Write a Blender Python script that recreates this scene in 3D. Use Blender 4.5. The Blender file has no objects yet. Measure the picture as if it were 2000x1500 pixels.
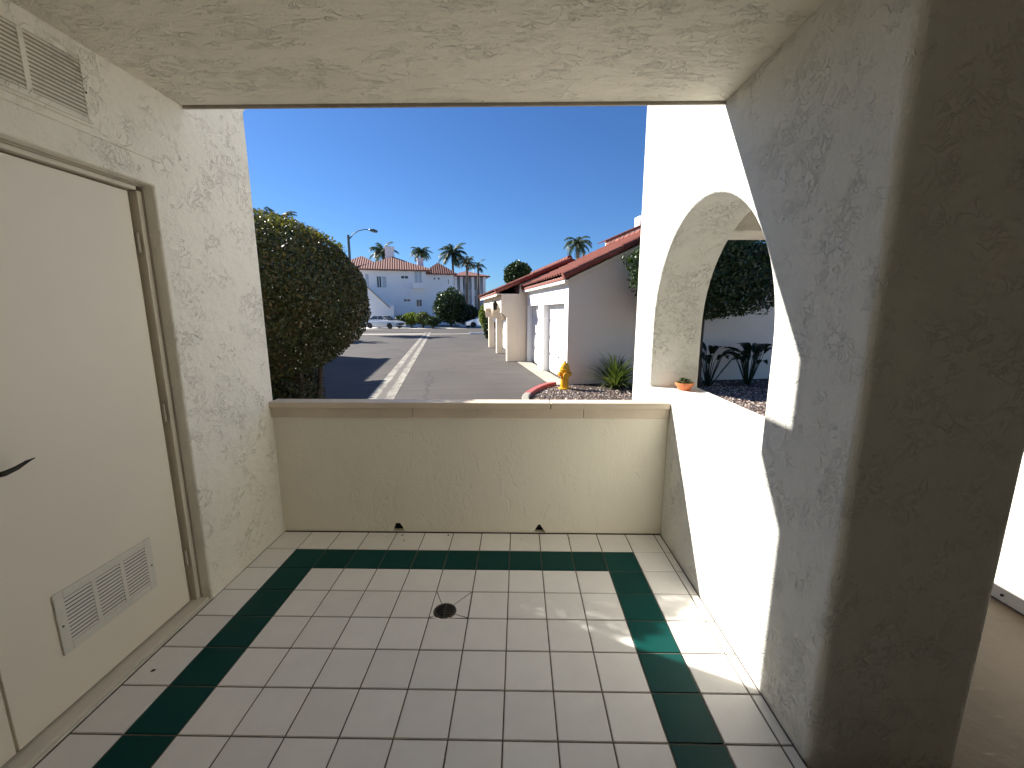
import bpy, bmesh, math, random
import numpy as np
from mathutils import Vector, Matrix, noise as mnoise

random.seed(7)
sc = bpy.context.scene
COL = sc.collection
rad = math.radians
RA = rad(10.313)                        # the street runs 10.3 degrees off the porch axis
GZ = -0.315                             # street level below the porch floor
def W(u, v, z=GZ):
    return (u*math.cos(RA) - v*math.sin(RA), u*math.sin(RA) + v*math.cos(RA), z)

# ------------------------------------------------------------------ materials
MATS = {}
def newmat(name):
    m = bpy.data.materials.new(name); m.use_nodes = True
    nt = m.node_tree; nt.nodes.clear()
    out = nt.nodes.new('ShaderNodeOutputMaterial')
    b = nt.nodes.new('ShaderNodeBsdfPrincipled')
    nt.links.new(b.outputs[0], out.inputs[0])
    MATS[name] = m
    return m, nt, b, out
def N(nt, t, **kw):
    n = nt.nodes.new(t)
    for k, v in kw.items():
        if k.startswith('i_'): n.inputs[k[2:].replace('_', ' ')].default_value = v
        else: setattr(n, k, v)
    return n
def L(nt, a, b): nt.links.new(a, b)
def coords(nt, scale=(1, 1, 1), rot=(0, 0, 0), kind='Object'):
    t = N(nt, 'ShaderNodeTexCoord'); m = N(nt, 'ShaderNodeMapping')
    m.inputs['Scale'].default_value = scale; m.inputs['Rotation'].default_value = rot
    L(nt, t.outputs[kind], m.inputs[0]); return m.outputs[0]
def ramp(nt, src, stops):
    r = N(nt, 'ShaderNodeValToRGB'); e = r.color_ramp.elements
    while len(e) < len(stops): e.new(0.5)
    for i, (p, c) in enumerate(stops):
        e[i].position = p; e[i].color = (c, c, c, 1) if isinstance(c, (int, float)) else (*c, 1)
    L(nt, src, r.inputs[0]); return r.outputs[0]
def mixc(nt, fac, a, b, mode='MIX'):
    m = N(nt, 'ShaderNodeMix', data_type='RGBA', blend_type=mode)
    if isinstance(fac, (int, float)): m.inputs[0].default_value = fac
    else: L(nt, fac, m.inputs[0])
    for s, x in ((6, a), (7, b)):
        if isinstance(x, tuple): m.inputs[s].default_value = (*x, 1)
        else: L(nt, x, m.inputs[s])
    return m.outputs[2]
def mth(nt, op, a, b=None):
    m = N(nt, 'ShaderNodeMath', operation=op)
    for s, x in ((0, a), (1, b)):
        if x is None: continue
        if isinstance(x, (int, float)): m.inputs[s].default_value = x
        else: L(nt, x, m.inputs[s])
    return m.outputs[0]
def noise(nt, co, scale, detail=4, rough=.55, dist=0.):
    n = N(nt, 'ShaderNodeTexNoise'); n.inputs['Scale'].default_value = scale
    n.inputs['Detail'].default_value = detail; n.inputs['Roughness'].default_value = rough
    n.inputs['Distortion'].default_value = dist; L(nt, co, n.inputs['Vector']); return n.outputs['Fac']
def bump(nt, b, h, strength=.5, dist=.01):
    n = N(nt, 'ShaderNodeBump'); n.inputs['Strength'].default_value = strength
    n.inputs['Distance'].default_value = dist; L(nt, h, n.inputs['Height'])
    L(nt, n.outputs[0], b.inputs['Normal'])

def plain(name, col, rough=.6, metal=0., var=.12, nscale=6., bmp=0., bscale=60.):
    m, nt, b, o = newmat(name); co = coords(nt)
    n = noise(nt, co, nscale, 5)
    c = mixc(nt, ramp(nt, n, [(.3, 0.), (.7, 1.)]), tuple(x*(1-var) for x in col), tuple(min(1, x*(1+var)) for x in col))
    L(nt, c, b.inputs['Base Color']); b.inputs['Roughness'].default_value = rough; b.inputs['Metallic'].default_value = metal
    if bmp: bump(nt, b, noise(nt, co, bscale, 4), bmp, .004)
    return m

def stucco(name, col, scale=7., stretch=(1, 1, 1), bstr=.8, stroke=.5, stroke_tone=.12):
    """skip-trowel stucco: short curved trowel strokes over an uneven coat"""
    m, nt, b, o = newmat(name); co = coords(nt, stretch)
    n1 = noise(nt, co, scale, 3, .55, 1.6)
    n2 = noise(nt, co, scale*1.9, 3, .6, 1.0)
    s1 = ramp(nt, n1, [(.45, 0.), (.485, 1.), (.50, 1.), (.515, 0.)])
    s2 = ramp(nt, n2, [(.53, 0.), (.56, 1.), (.575, 1.), (.59, 0.)])
    msk = ramp(nt, noise(nt, co, scale*.36, 3, .6), [(.49, 0.), (.62, 1.)])
    msk2 = ramp(nt, noise(nt, coords(nt, stretch, (.3, .8, .1)), scale*.5, 3, .6), [(.5, 0.), (.62, 1.)])
    st = mth(nt, 'ADD', mth(nt, 'MULTIPLY', s1, msk), mth(nt, 'MULTIPLY', s2, msk2))
    body = noise(nt, co, scale*.9, 5, .6)
    fine = noise(nt, co, scale*8, 4, .75)
    h = mth(nt, 'ADD', mth(nt, 'MULTIPLY', body, 1.1), mth(nt, 'MULTIPLY', st, -stroke))
    h = mth(nt, 'ADD', h, mth(nt, 'MULTIPLY', fine, .22))
    c = mixc(nt, ramp(nt, noise(nt, co, 1.1, 5, .6), [(.3, 0.), (.72, 1.)]), tuple(x*.95 for x in col), tuple(min(.9, x*1.03) for x in col))
    c = mixc(nt, mth(nt, 'MULTIPLY', mth(nt, 'MINIMUM', st, 1.), stroke_tone), c, tuple(x*.35 for x in col))  # trowel strokes mixed towards a darker tone
    # scuffs and splash dirt close to the floor (a real stain, fades out by knee height)
    L(nt, c, b.inputs['Base Color']); b.inputs['Roughness'].default_value = .9
    b.inputs['Specular IOR Level'].default_value = .25
    bump(nt, b, h, bstr, .012)
    return m

stucco('stucco_white', (.80, .775, .72), 8., (1, 1, 1), .5, .4, .08)
stucco('stucco_left', (.87, .835, .745), 12., (1, 1, 1), .8, .5, .04)
stucco('stucco_ceiling', (.83, .78, .67), 9., (1., 2.0, 1.), .85, .55, .085)
stucco('stucco_right', (.79, .785, .735), 14., (1, 1, 1), .85, .46, .05)
stucco('stucco_parapet', (.88, .83, .71), 6., (1, 1, .55), .5, .4, .03)
stucco('stucco_far', (.86, .86, .86), 6., (1, 1, 1), .3, .3, .05)
stucco('stucco_garage_shade', (.82, .70, .56), 6., (1, 1, 1), .3, .3, .05)  # shade of the garage end walls put into a warmer stucco tone
plain('door_paint', (.82, .76, .655), .42, 0, .03, 1.5, .05, 90)
plain('frame_and_shade', (.40, .35, .285), .5, 0, .10, 5, .1, 60)  # frame colour darkened to carry the door reveal's shade; also on trim
plain('rear_dark', (.16, .145, .12), .7)  # dark tone on the unseen rear wall, keeps bounced light off the pier
plain('frame_light', (.66, .61, .52), .45, 0, .08, 5, .1, 60)
plain('cap_paint', (.66, .56, .44), .55, 0, .10, 3, .25, 30)
plain('vent_paint', (.70, .67, .60), .4, 0, .05, 5)
plain('gap_shade', (.02, .018, .015), .9)  # near black that stands for the shade inside gaps and holes
plain('black_metal', (.02, .017, .012), .35, .6, .2)
plain('drain_metal', (.06, .055, .045), .45, .7, .3, 40)
plain('white_paint', (.82, .81, .78), .5, 0, .03, 2)
plain('fascia_paint', (.80, .77, .70), .5, 0, .05, 4)
plain('hydrant_paint', (.72, .36, .008), .42, 0, .12, 9, .15, 40)
plain('red_curb', (.45, .09, .085), .7, 0, .2, 8, .3, 40)
plain('terracotta', (.62, .20, .08), .75, 0, .15, 20)
plain('soil', (.05, .032, .022), .95, 0, .3, 30)
plain('bark', (.075, .055, .038), .9, 0, .3, 15, .8, 30)
plain('palm_bark', (.16, .12, .085), .9, 0, .25, 8, .8, 18)
plain('glass_dark', (.03, .04, .055), .08, 0, .1)
plain('window_blind', (.45, .50, .55), .25, 0, .1, 3)
plain('rubber', (.015, .015, .015), .8)
plain('alloy', (.45, .45, .46), .3, .8, .05)
plain('lamp_metal', (.10, .13, .13), .5, .4, .1)
plain('red_glass', (.35, .02, .02), .2)
plain('lamp_glass', (.75, .75, .72), .15)
plain('wood_brown', (.10, .045, .03), .7, 0, .25, 8)
plain('concrete_light', (.33, .30, .25), .85, 0, .15, 3, .3, 50)
plain('pale_bounce_ground', (.58, .55, .50), .95, 0, .25, .8, .5, 20)  # ground kept pale so sun bounces onto the shaded far walls
plain('mulch', (.045, .028, .02), .95, 0, .5, 40, 1., 60)

def carpaint(name, col):
    m = plain(name, col, .25, .3, .02); m.node_tree.nodes['Principled BSDF'].inputs['Coat Weight'].default_value = .6
carpaint('car_silver', (.50, .52, .55)); carpaint('car_white', (.80, .80, .80)); carpaint('car_dark', (.03, .03, .035))

def tile_mat(name, a, b_, rough, stain=.12, spec=.4):
    m, nt, b, o = newmat(name); g = N(nt, 'ShaderNodeNewGeometry'); co = coords(nt)
    r = g.outputs['Random Per Island']
    c = mixc(nt, r, a, b_)
    n = noise(nt, co, 9, 6, .65)
    c = mixc(nt, ramp(nt, n, [(.35, 0.), (.75, .16)]), c, tuple(x*.62 for x in a))
    sm = ramp(nt, noise(nt, co, 3.1, 5, .7), [(.55, 0.), (.8, stain)])
    c = mixc(nt, sm, c, (.30, .26, .21))
    L(nt, c, b.inputs['Base Color'])
    L(nt, ramp(nt, noise(nt, co, 6, 5), [(.3, rough), (.7, rough+.14)]), b.inputs['Roughness'])
    b.inputs['Specular IOR Level'].default_value = spec
    bump(nt, b, noise(nt, co, 22, 5, .6), .12, .004)
tile_mat('tile_white', (.775, .745, .70), (.835, .805, .76), .42)
tile_mat('tile_green', (.0015, .044, .038), (.003, .056, .050), .28, .006, .10)
plain('grout', (.115, .095, .075), .95, 0, .35, 14, .3, 80)

def walk_mat():
    m, nt, b, o = newmat('walk_concrete'); co = coords(nt)
    n = noise(nt, co, 2.2, 8, .68, .6)
    c = mixc(nt, ramp(nt, n, [(.3, 0.), (.7, 1.)]), (.085, .060, .034), (.155, .115, .070))
    sc_ = ramp(nt, noise(nt, coords(nt, (1.2, 14, 1), (0, 0, .5)), 5, 3), [(.66, 0.), (.74, .5)])
    c = mixc(nt, sc_, c, (.24, .20, .15))
    L(nt, c, b.inputs['Base Color']); b.inputs['Roughness'].default_value = .6
    bump(nt, b, noise(nt, co, 40, 5), .3, .004)
walk_mat()

def asphalt():
    m, nt, b, o = newmat('asphalt'); co = coords(nt)
    n = noise(nt, co, .45, 8, .62, .5)
    c = mixc(nt, ramp(nt, n, [(.3, 0.), (.7, 1.)]), (.054, .045, .039), (.084, .070, .061))
    # tyre-polished streaks across the lane and oil stains
    s = ramp(nt, noise(nt, coords(nt, (.5, 3.2, 1)), 1.3, 6, .65), [(.45, 0.), (.62, .5)])
    c = mixc(nt, s, c, (.058, .051, .046))
    s2 = ramp(nt, noise(nt, coords(nt, (.9, 1.6, 1)), 1.6, 3, .5), [(.66, 0.), (.74, .55)])
    c = mixc(nt, ramp(nt, noise(nt, coords(nt, (.22, 4.5, 1)), 1.1, 5, .6), [(.52, 0.), (.60, .55)]), c, (.045, .04, .037))
    c = mixc(nt, s2, c, (.034, .031, .03))
    sp = N(nt, 'ShaderNodeTexVoronoi', feature='F1'); sp.inputs['Scale'].default_value = 70; L(nt, co, sp.inputs['Vector'])
    c = mixc(nt, ramp(nt, sp.outputs['Distance'], [(.12, .35), (.3, 0.)]), c, (.17, .155, .14))
    # sealed cracks
    v = N(nt, 'ShaderNodeTexVoronoi', feature='DISTANCE_TO_EDGE'); v.inputs['Scale'].default_value = .22
    wv = N(nt, 'ShaderNodeVectorMath', operation='ADD'); nn = N(nt, 'ShaderNodeTexNoise'); nn.inputs['Scale'].default_value = 1.2
    L(nt, co, nn.inputs['Vector']); L(nt, co, wv.inputs[0]); L(nt, nn.outputs['Color'], wv.inputs[1]); L(nt, wv.outputs[0], v.inputs['Vector'])
    c = mixc(nt, ramp(nt, v.outputs['Distance'], [(.004, .7), (.010, 0.)]), c, (.03, .028, .028))
    L(nt, c, b.inputs['Base Color']); b.inputs['Roughness'].default_value = .85
    bump(nt, b, noise(nt, co, 90, 4), .5, .006)
asphalt()

def gutter_mat():
    m, nt, b, o = newmat('gutter_concrete'); co = coords(nt)
    c = mixc(nt, ramp(nt, noise(nt, co, 1.8, 7, .65), [(.3, 0.), (.7, 1.)]), (.27, .245, .20), (.38, .355, .30))
    t = N(nt, 'ShaderNodeTexCoord'); sp = N(nt, 'ShaderNodeSeparateXYZ'); L(nt, t.outputs['Object'], sp.inputs[0])
    # wet, dirty flow line along the middle of the swale; local x = 0 is its centre
    w = mth(nt, 'ADD', mth(nt, 'ABSOLUTE', sp.outputs[0]), mth(nt, 'MULTIPLY', noise(nt, coords(nt, (1, .7, 1)), 2.5, 5, .6), .14))
    c = mixc(nt, ramp(nt, w, [(.135, .88), (.185, 0.)]), c, (.095, .082, .072))
    c = mixc(nt, ramp(nt, noise(nt, coords(nt, (1.2, .5, 1)), 3., 6, .7), [(.44, 0.), (.62, .75)]), c, (.12, .104, .09))
    L(nt, c, b.inputs['Base Color']); b.inputs['Roughness'].default_value = .85
    bump(nt, b, noise(nt, co, 60, 4), .4, .005)
gutter_mat()

def pebble_mat():
    m, nt, b, o = newmat('pebbles'); g = N(nt, 'ShaderNodeNewGeometry')
    c = ramp(nt, g.outputs['Random Per Island'], [(.0, (.08, .05, .04)), (.3, (.20, .13, .105)), (.6, (.28, .21, .17)), (.85, (.36, .31, .26)), (1., (.50, .45, .40))])
    L(nt, c, b.inputs['Base Color']); b.inputs['Roughness'].default_value = .8
pebble_mat()

def leaf_mat(name, cols, trans=.25, rough=.5):
    m, nt, b, o = newmat(name); g = N(nt, 'ShaderNodeNewGeometry'); co = coords(nt)
    stops = [(i/(len(cols)-1), c) for i, c in enumerate(cols)]
    r = mth(nt, 'ADD', mth(nt, 'MULTIPLY', g.outputs['Random Per Island'], .6), mth(nt, 'MULTIPLY', noise(nt, co, 2.2, 3, .6), .6))
    r = mth(nt, 'SUBTRACT', r, .1)
    c = ramp(nt, r, stops)
    L(nt, c, b.inputs['Base Color']); b.inputs['Roughness'].default_value = rough
    b.inputs['Specular IOR Level'].default_value = .35
    tr = N(nt, 'ShaderNodeBsdfTranslucent'); mx = N(nt, 'ShaderNodeMixShader'); mx.inputs[0].default_value = trans
    c2 = mixc(nt, 1., c, (1.5, 1.6, .7), 'MULTIPLY'); L(nt, c2, tr.inputs[0])
    L(nt, b.outputs[0], mx.inputs[1]); L(nt, tr.outputs[0], mx.inputs[2]); L(nt, mx.outputs[0], o.inputs[0])
leaf_mat('leaf_hedge', [(.012, .02, .008), (.03, .045, .014), (.05, .06, .018), (.085, .06, .022), (.11, .055, .02)], .22)
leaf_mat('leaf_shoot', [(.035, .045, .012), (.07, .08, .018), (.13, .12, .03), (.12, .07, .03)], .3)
leaf_mat('leaf_shrub', [(.012, .022, .01), (.03, .055, .018), (.055, .085, .025)], .2, .35)
leaf_mat('leaf_strap', [(.05, .075, .025), (.10, .13, .04), (.17, .19, .07)], .25)
leaf_mat('leaf_dark', [(.012, .022, .012), (.025, .04, .02)], .1, .3)
leaf_mat('leaf_palm', [(.02, .035, .022), (.04, .065, .035), (.07, .09, .04)], .15)
leaf_mat('leaf_lime', [(.09, .13, .02), (.16, .21, .03), (.22, .26, .05)], .3)
leaf_mat('leaf_palmdry', [(.08, .09, .04), (.14, .14, .07), (.16, .12, .08)], .15)

def rooftile(name, a, b_, c_, bands=False):
    m, nt, b, o = newmat(name); co = coords(nt); g = N(nt, 'ShaderNodeNewGeometry')
    n = noise(nt, co, 3.0, 4, .7)
    c = ramp(nt, mth(nt, 'ADD', mth(nt, 'MULTIPLY', n, .7), mth(nt, 'MULTIPLY', g.outputs['Random Per Island'], .4)), [(.25, a), (.5, b_), (.8, c_)])
    if bands:
        wv = N(nt, 'ShaderNodeTexWave', bands_direction='X'); wv.inputs['Scale'].default_value = 1.05; wv.inputs['Distortion'].default_value = .6; L(nt, co, wv.inputs['Vector'])
        c = mixc(nt, mth(nt, 'MULTIPLY', wv.outputs['Fac'], .22), c, (.13, .05, .04)); bump(nt, b, wv.outputs['Fac'], .8, .06)
    else: bump(nt, b, noise(nt, co, 25, 4), .3, .01)
    L(nt, c, b.inputs['Base Color']); b.inputs['Roughness'].default_value = .8
rooftile('roof_tile', (.13, .03, .02), (.20, .05, .033), (.28, .09, .06))
rooftile('roof_tile_far', (.15, .05, .045), (.20, .065, .055), (.26, .12, .08), True)

# ------------------------------------------------------------------ mesh helpers
class MB:
    def __init__(s): s.v = []; s.f = []
    def add(s, vs, fs):
        o = len(s.v); s.v += [tuple(p) for p in vs]; s.f += [tuple(i+o for i in f) for f in fs]; return s
    def box(s, x0, x1, y0, y1, z0, z1):
        return s.add([(x0,y0,z0),(x1,y0,z0),(x1,y1,z0),(x0,y1,z0),(x0,y0,z1),(x1,y0,z1),(x1,y1,z1),(x0,y1,z1)],
                     [(0,3,2,1),(4,5,6,7),(0,1,5,4),(1,2,6,5),(2,3,7,6),(3,0,4,7)])
    def prism(s, poly, axis, a, b):
        """poly = 2D points in the two remaining axes, extruded from a to b along axis"""
        def P(p, t):
            return {'x': (t, p[0], p[1]), 'y': (p[0], t, p[1]), 'z': (p[0], p[1], t)}[axis]
        n = len(poly); vs = [P(p, a) for p in poly] + [P(p, b) for p in poly]
        fs = [tuple(range(n))[::-1], tuple(range(n, 2*n))] + [(i, (i+1) % n, n+(i+1) % n, n+i) for i in range(n)]
        return s.add(vs, fs)
    def tube(s, pts, r, n=8, cap=True):
        pts = [Vector(p) for p in pts]; k = len(pts)
        rs = r if isinstance(r, (list, tuple)) else [r]*k
        vs = []; up = None
        for i, p in enumerate(pts):
            t = (pts[min(i+1, k-1)] - pts[max(i-1, 0)]).normalized()
            if up is None: up = Vector((0, 0, 1)) if abs(t.z) < .9 else Vector((1, 0, 0))
            a = t.cross(up)
            if a.length < 1e-5: a = t.orthogonal()
            a.normalize(); b = t.cross(a).normalized(); up = -b if False else up
            for j in range(n):
                q = 2*math.pi*j/n; vs.append(p + (a*math.cos(q) + b*math.sin(q))*rs[i])
        fs = [(i*n+j, i*n+(j+1) % n, (i+1)*n+(j+1) % n, (i+1)*n+j) for i in range(k-1) for j in range(n)]
        if cap: fs += [tuple(range(n))[::-1], tuple(range((k-1)*n, k*n))]
        return s.add(vs, fs)
    def lathe(s, prof, n=20, c=(0, 0, 0), axis='z'):
        vs = []
        for r, h in prof:
            for j in range(n):
                q = 2*math.pi*j/n; a, b = r*math.cos(q), r*math.sin(q)
                p = {'z': (a, b, h), 'x': (h, a, b), 'y': (a, h, b)}[axis]
                vs.append((p[0]+c[0], p[1]+c[1], p[2]+c[2]))
        k = len(prof)
        fs = [(i*n+j, i*n+(j+1) % n, (i+1)*n+(j+1) % n, (i+1)*n+j) for i in range(k-1) for j in range(n)]
        fs += [tuple(range(n))[::-1], tuple(range((k-1)*n, k*n))]
        return s.add(vs, fs)

def recalc(me):
    bm = bmesh.new(); bm.from_mesh(me); bmesh.ops.recalc_face_normals(bm, faces=bm.faces); bm.to_mesh(me); bm.free()
def link(name, me, mat, parent=None, loc=(0, 0, 0), rz=0):
    o = bpy.data.objects.new(name, me); COL.objects.link(o)
    if mat:
        for x in (mat if isinstance(mat, list) else [mat]): me.materials.append(MATS[x])
    o.location = loc; o.rotation_euler = (0, 0, rz)
    if parent: o.parent = parent
    return o
def tag(o, label=None, cat=None, group=None, kind=None):
    if label: o['label'] = label
    if cat: o['category'] = cat
    if group: o['group'] = group
    if kind: o['kind'] = kind
    return o
def build(mb, name, mat, parent=None, off=(0, 0, 0), bevel=0, seg=2, smooth=False, rz=0, fix=True, loc=None):
    me = bpy.data.meshes.new(name)
    me.from_pydata([(x-off[0], y-off[1], z-off[2]) for x, y, z in mb.v], [], mb.f)
    if fix: recalc(me)
    o = link(name, me, mat, parent, loc if loc is not None else (0, 0, 0), rz)
    if bevel: dobevel(o, bevel, seg)
    if smooth: me = o.data; me.polygons.foreach_set('use_smooth', [True]*len(me.polygons))
    return o
def dobevel(o, w, seg=2, ang=35):
    bm = bmesh.new(); bm.from_mesh(o.data)
    es = [e for e in bm.edges if len(e.link_faces) == 2 and e.calc_face_angle(0) > rad(ang)]
    bmesh.ops.bevel(bm, geom=es, offset=w, segments=seg, profile=.5, affect='EDGES', clamp_overlap=True)
    bm.to_mesh(o.data); bm.free()
def boolean(o, cutters):
    for c in cutters:
        m = o.modifiers.new('b', 'BOOLEAN'); m.operation = 'DIFFERENCE'; m.object = c; m.solver = 'EXACT'
    dg = bpy.context.evaluated_depsgraph_get(); dg.update()
    me = bpy.data.meshes.new_from_object(o.evaluated_get(dg))
    o.modifiers.clear(); o.data = me
    for c in cutters: bpy.data.objects.remove(c)
class Thing:
    """an Empty at the base of a thing; parts are written in that thing's frame (world or street) and shifted to the base"""
    def __init__(s, name, label, cat, base, road=False, group=None, rz=None):
        s.base = base; s.o = bpy.data.objects.new(name, None); COL.objects.link(s.o); s.o.empty_display_size = .2
        if rz is not None: s.o.location = base; s.o.rotation_euler = (0, 0, rz); s.off = (0, 0, 0)
        elif road: s.o.location = W(*base); s.o.rotation_euler = (0, 0, RA); s.off = base
        else: s.o.location = base; s.off = base
        tag(s.o, label, cat, group)
    def part(s, name, mb, mat, bevel=0, seg=2, smooth=False, parent=None, label=None):
        o = build(mb, name, mat, parent or s.o, s.off, bevel, seg, smooth)
        if label: o['label'] = label
        return o
def copy_tree(o, parent=None, kids=None):
    kids = kids if kids is not None else {}
    c = o.copy(); COL.objects.link(c); c.parent = parent
    for ch in list(o.children): copy_tree(ch, c)
    return c

# numpy leaf clouds --------------------------------------------------------------
def leaf_mesh(name, P, size, rng, aspect=.5, nrm=None, flat=.0):
    """one pointed four-sided leaf per point"""
    n = len(P); d = rng.normal(size=(n, 3)); d /= np.linalg.norm(d, axis=1)[:, None]
    if nrm is not None:
        e = nrm*(1+0*d) + rng.normal(size=(n, 3))*.75; e /= np.linalg.norm(e, axis=1)[:, None]
        d = np.cross(e, d); d /= np.linalg.norm(d, axis=1)[:, None] + 1e-9; b = np.cross(e, d)
    else:
        e = rng.normal(size=(n, 3)); b = np.cross(d, e)
    b /= np.linalg.norm(b, axis=1)[:, None] + 1e-9
    nn = np.cross(d, b)
    s = (size*(.6 + .8*rng.random(n)))[:, None]
    v = np.empty((n, 4, 3)); v[:, 0] = P - d*s*.5; v[:, 1] = P + b*s*.5*aspect + nn*s*.06
    v[:, 2] = P + d*s*.5; v[:, 3] = P - b*s*.5*aspect + nn*s*.06
    me = bpy.data.meshes.new(name); me.vertices.add(n*4); me.vertices.foreach_set('co', v.reshape(-1))
    me.loops.add(n*4); me.loops.foreach_set('vertex_index', np.arange(n*4, dtype=np.int32))
    me.polygons.add(n); me.polygons.foreach_set('loop_start', np.arange(0, n*4, 4, dtype=np.int32))
    me.update(calc_edges=True); me.validate()
    return me
def dirs(rng, n):
    S = rng.normal(size=(n, 3)); return S/np.linalg.norm(S, axis=1)[:, None]
def lump(S, amp, freq, seed):
    return np.array([mnoise.noise(Vector((s[0]*freq+seed, s[1]*freq, s[2]*freq)))*amp + mnoise.noise(Vector((s[0]*freq*2.7, s[1]*freq*2.7+seed, s[2]*freq*2.7)))*amp*.5 for s in S])
def crown_points(rng, n, A, seed=0., amp=.12, freq=1.8, depth=.22, clumps=True):
    S = dirs(rng, n); r = 1 + lump(S, amp, freq, seed)
    t = 1 - depth*rng.random(n)**1.6
    P = S*np.array(A)*(r*t)[:, None]
    return P, S/np.array(A)/np.linalg.norm(S/np.array(A), axis=1)[:, None]

# ------------------------------------------------------------------ world, sun, camera
w = bpy.data.worlds.new('World'); sc.world = w; w.use_nodes = True
nt = w.node_tree; nt.nodes.clear()
sky = nt.nodes.new('ShaderNodeTexSky'); sky.sky_type = 'NISHITA'; sky.sun_disc = False
SUN = Vector((-2.75, 1.26, 1.945)).normalized()
sky.sun_elevation = math.asin(SUN.z); sky.sun_rotation = math.atan2(SUN.x, SUN.y) % (2*math.pi)
sky.altitude = 0; sky.air_density = 1.0; sky.dust_density = .25; sky.ozone_density = 3.2
bg = nt.nodes.new('ShaderNodeBackground'); bg.inputs[1].default_value = .05
wo = nt.nodes.new('ShaderNodeOutputWorld')
tint = nt.nodes.new('ShaderNodeMix'); tint.data_type = 'RGBA'; tint.blend_type = 'MULTIPLY'; tint.inputs[0].default_value = 1
tint.inputs[7].default_value = (.44, .69, 1.025, 1)
nt.links.new(sky.outputs[0], tint.inputs[6]); nt.links.new(tint.outputs[2], bg.inputs[0]); nt.links.new(bg.outputs[0], wo.inputs[0])
sd = bpy.data.lights.new('sun', 'SUN'); sd.energy = 4.6; sd.angle = rad(.53); sd.color = (1, .953, .868)
so = bpy.data.objects.new('sun', sd); COL.objects.link(so)
so.rotation_euler = (-SUN).to_track_quat('-Z', 'Y').to_euler(); so.location = (-20, 10, 20)

cam = bpy.data.cameras.new('camera'); co_ = bpy.data.objects.new('camera', cam); COL.objects.link(co_)
cam.sensor_width = 36; cam.lens = 803/2000*36; cam.clip_start = .02; cam.clip_end = 2000
pch, yaw = rad(10.05), rad(.94)
co_.location = (0, 0, 1.585)
co_.rotation_euler = (math.pi/2 - pch, 0, yaw)
sc.camera = co_
vs = sc.view_settings; vs.view_transform = 'Standard'; vs.look = 'None'; vs.gamma = 1; vs.use_curve_mapping = False; vs.exposure = 1.43
sc.display_settings.display_device = 'sRGB'
sc.cycles.max_bounces = 12; sc.cycles.diffuse_bounces = 8; sc.cycles.glossy_bounces = 4; sc.cycles.transmission_bounces = 4
sc.cycles.transparent_max_bounces = 8; sc.cycles.caustics_reflective = False; sc.cycles.caustics_refractive = False
sc.cycles.use_denoising = True

# ------------------------------------------------------------------ setting: ground, road, gutter, porch floor
XL, XR, YP, CZ, CY = -1.71, 1.027, 2.75, 2.61, 2.27

m = MB(); m.add([(-400, 4.6, 0), (400, 4.6, 0), (400, 900, 0), (-400, 900, 0), (-400, -60, 0), (400, -60, 0)], [(0, 1, 2, 3), (4, 5, 1, 0)])
tag(build(m, 'ground', 'pale_bounce_ground', loc=(0, 0, GZ-.03), fix=False), kind='structure')
m = MB(); m.add([(-30, -6, 0), (12, -6, 0), (12, 46.5, 0), (-30, 46.5, 0)], [(0, 1, 2, 3)])
tag(build(m, 'road', 'asphalt', loc=W(0, 0, GZ), rz=RA, fix=False), kind='structure')
# concrete swale: shallow V in ten-metre pours, plus cross strips
m = MB()
y = -4.
while y < 38:
    y2 = y + 3.02
    for a, b, za, zb in ((-.29, -.02, .006, .004), (-.02, .29, .004, .006)):
        m.add([(a, y, za), (b, y, zb), (b, y2-.02, zb), (a, y2-.02, za)], [(0, 1, 2, 3)])
    y = y2
tag(build(m, 'gutter_strip', 'gutter_concrete', loc=W(-1.41, 0, GZ), rz=RA, fix=False), kind='structure')
m = MB(); m.add([(-9, 34.6, 0), (-1.72, 34.6, 0), (-1.72, 36.8, 0), (-9, 36.8, 0)], [(0, 1, 2, 3)])
m.add([(-1.1, 34.9, 0), (3.2, 34.9, 0), (3.2, 36.0, 0), (-1.1, 36.0, 0)], [(0, 1, 2, 3)])
tag(build(m, 'cross_gutter', 'concrete_light', loc=W(0, 0, GZ+.004), rz=RA, fix=False), kind='structure')
# garage aprons: thin strip of concrete in front of the doors
m = MB(); m.box(2.72, 3.2, 10.1, 15.4, 0, .02)
tag(build(m, 'garage_apron', 'concrete_light', loc=W(0, 0, GZ), rz=RA), kind='structure')

# porch floor slab + tiles --------------------------------------------------------
PT = .2065; GX0, GY0 = .77, 2.523                    # outer corner of the green band
gm = MB(); gm.box(XL-.12, XR+.001, -3.6, YP+.002, -.05, -.0035)
floor = build(gm, 'porch_floor', 'grout')
floor.data.materials.append(MATS['tile_white']); floor.data.materials.append(MATS['tile_green'])
bm = bmesh.new(); bm.from_mesh(floor.data)
rnd = random.Random(3)
DRAIN = (-.393, 1.957, .056)
def tile(x0, x1, y0, y1, mi):
    g = .0028; x0 += g; x1 -= g; y0 += g; y1 -= g
    dz = rnd.uniform(-.0004, .0004)
    a = [bm.verts.new((x, y, -.0035)) for x, y in ((x0, y0), (x1, y0), (x1, y1), (x0, y1))]
    e = .0022
    b = [bm.verts.new((x, y, dz)) for x, y in ((x0+e, y0+e), (x1-e, y0+e), (x1-e, y1-e), (x0+e, y1-e))]
    fs = [bm.faces.new(b)] + [bm.faces.new((a[i], a[(i+1) % 4], b[(i+1) % 4], b[i])) for i in range(4)]
    for f in fs: f.material_index = mi
xs = [XL+.003] + [GX0 - k*PT for k in range(11, -1, -1)] + [GX0+PT, XR-.004]
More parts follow.
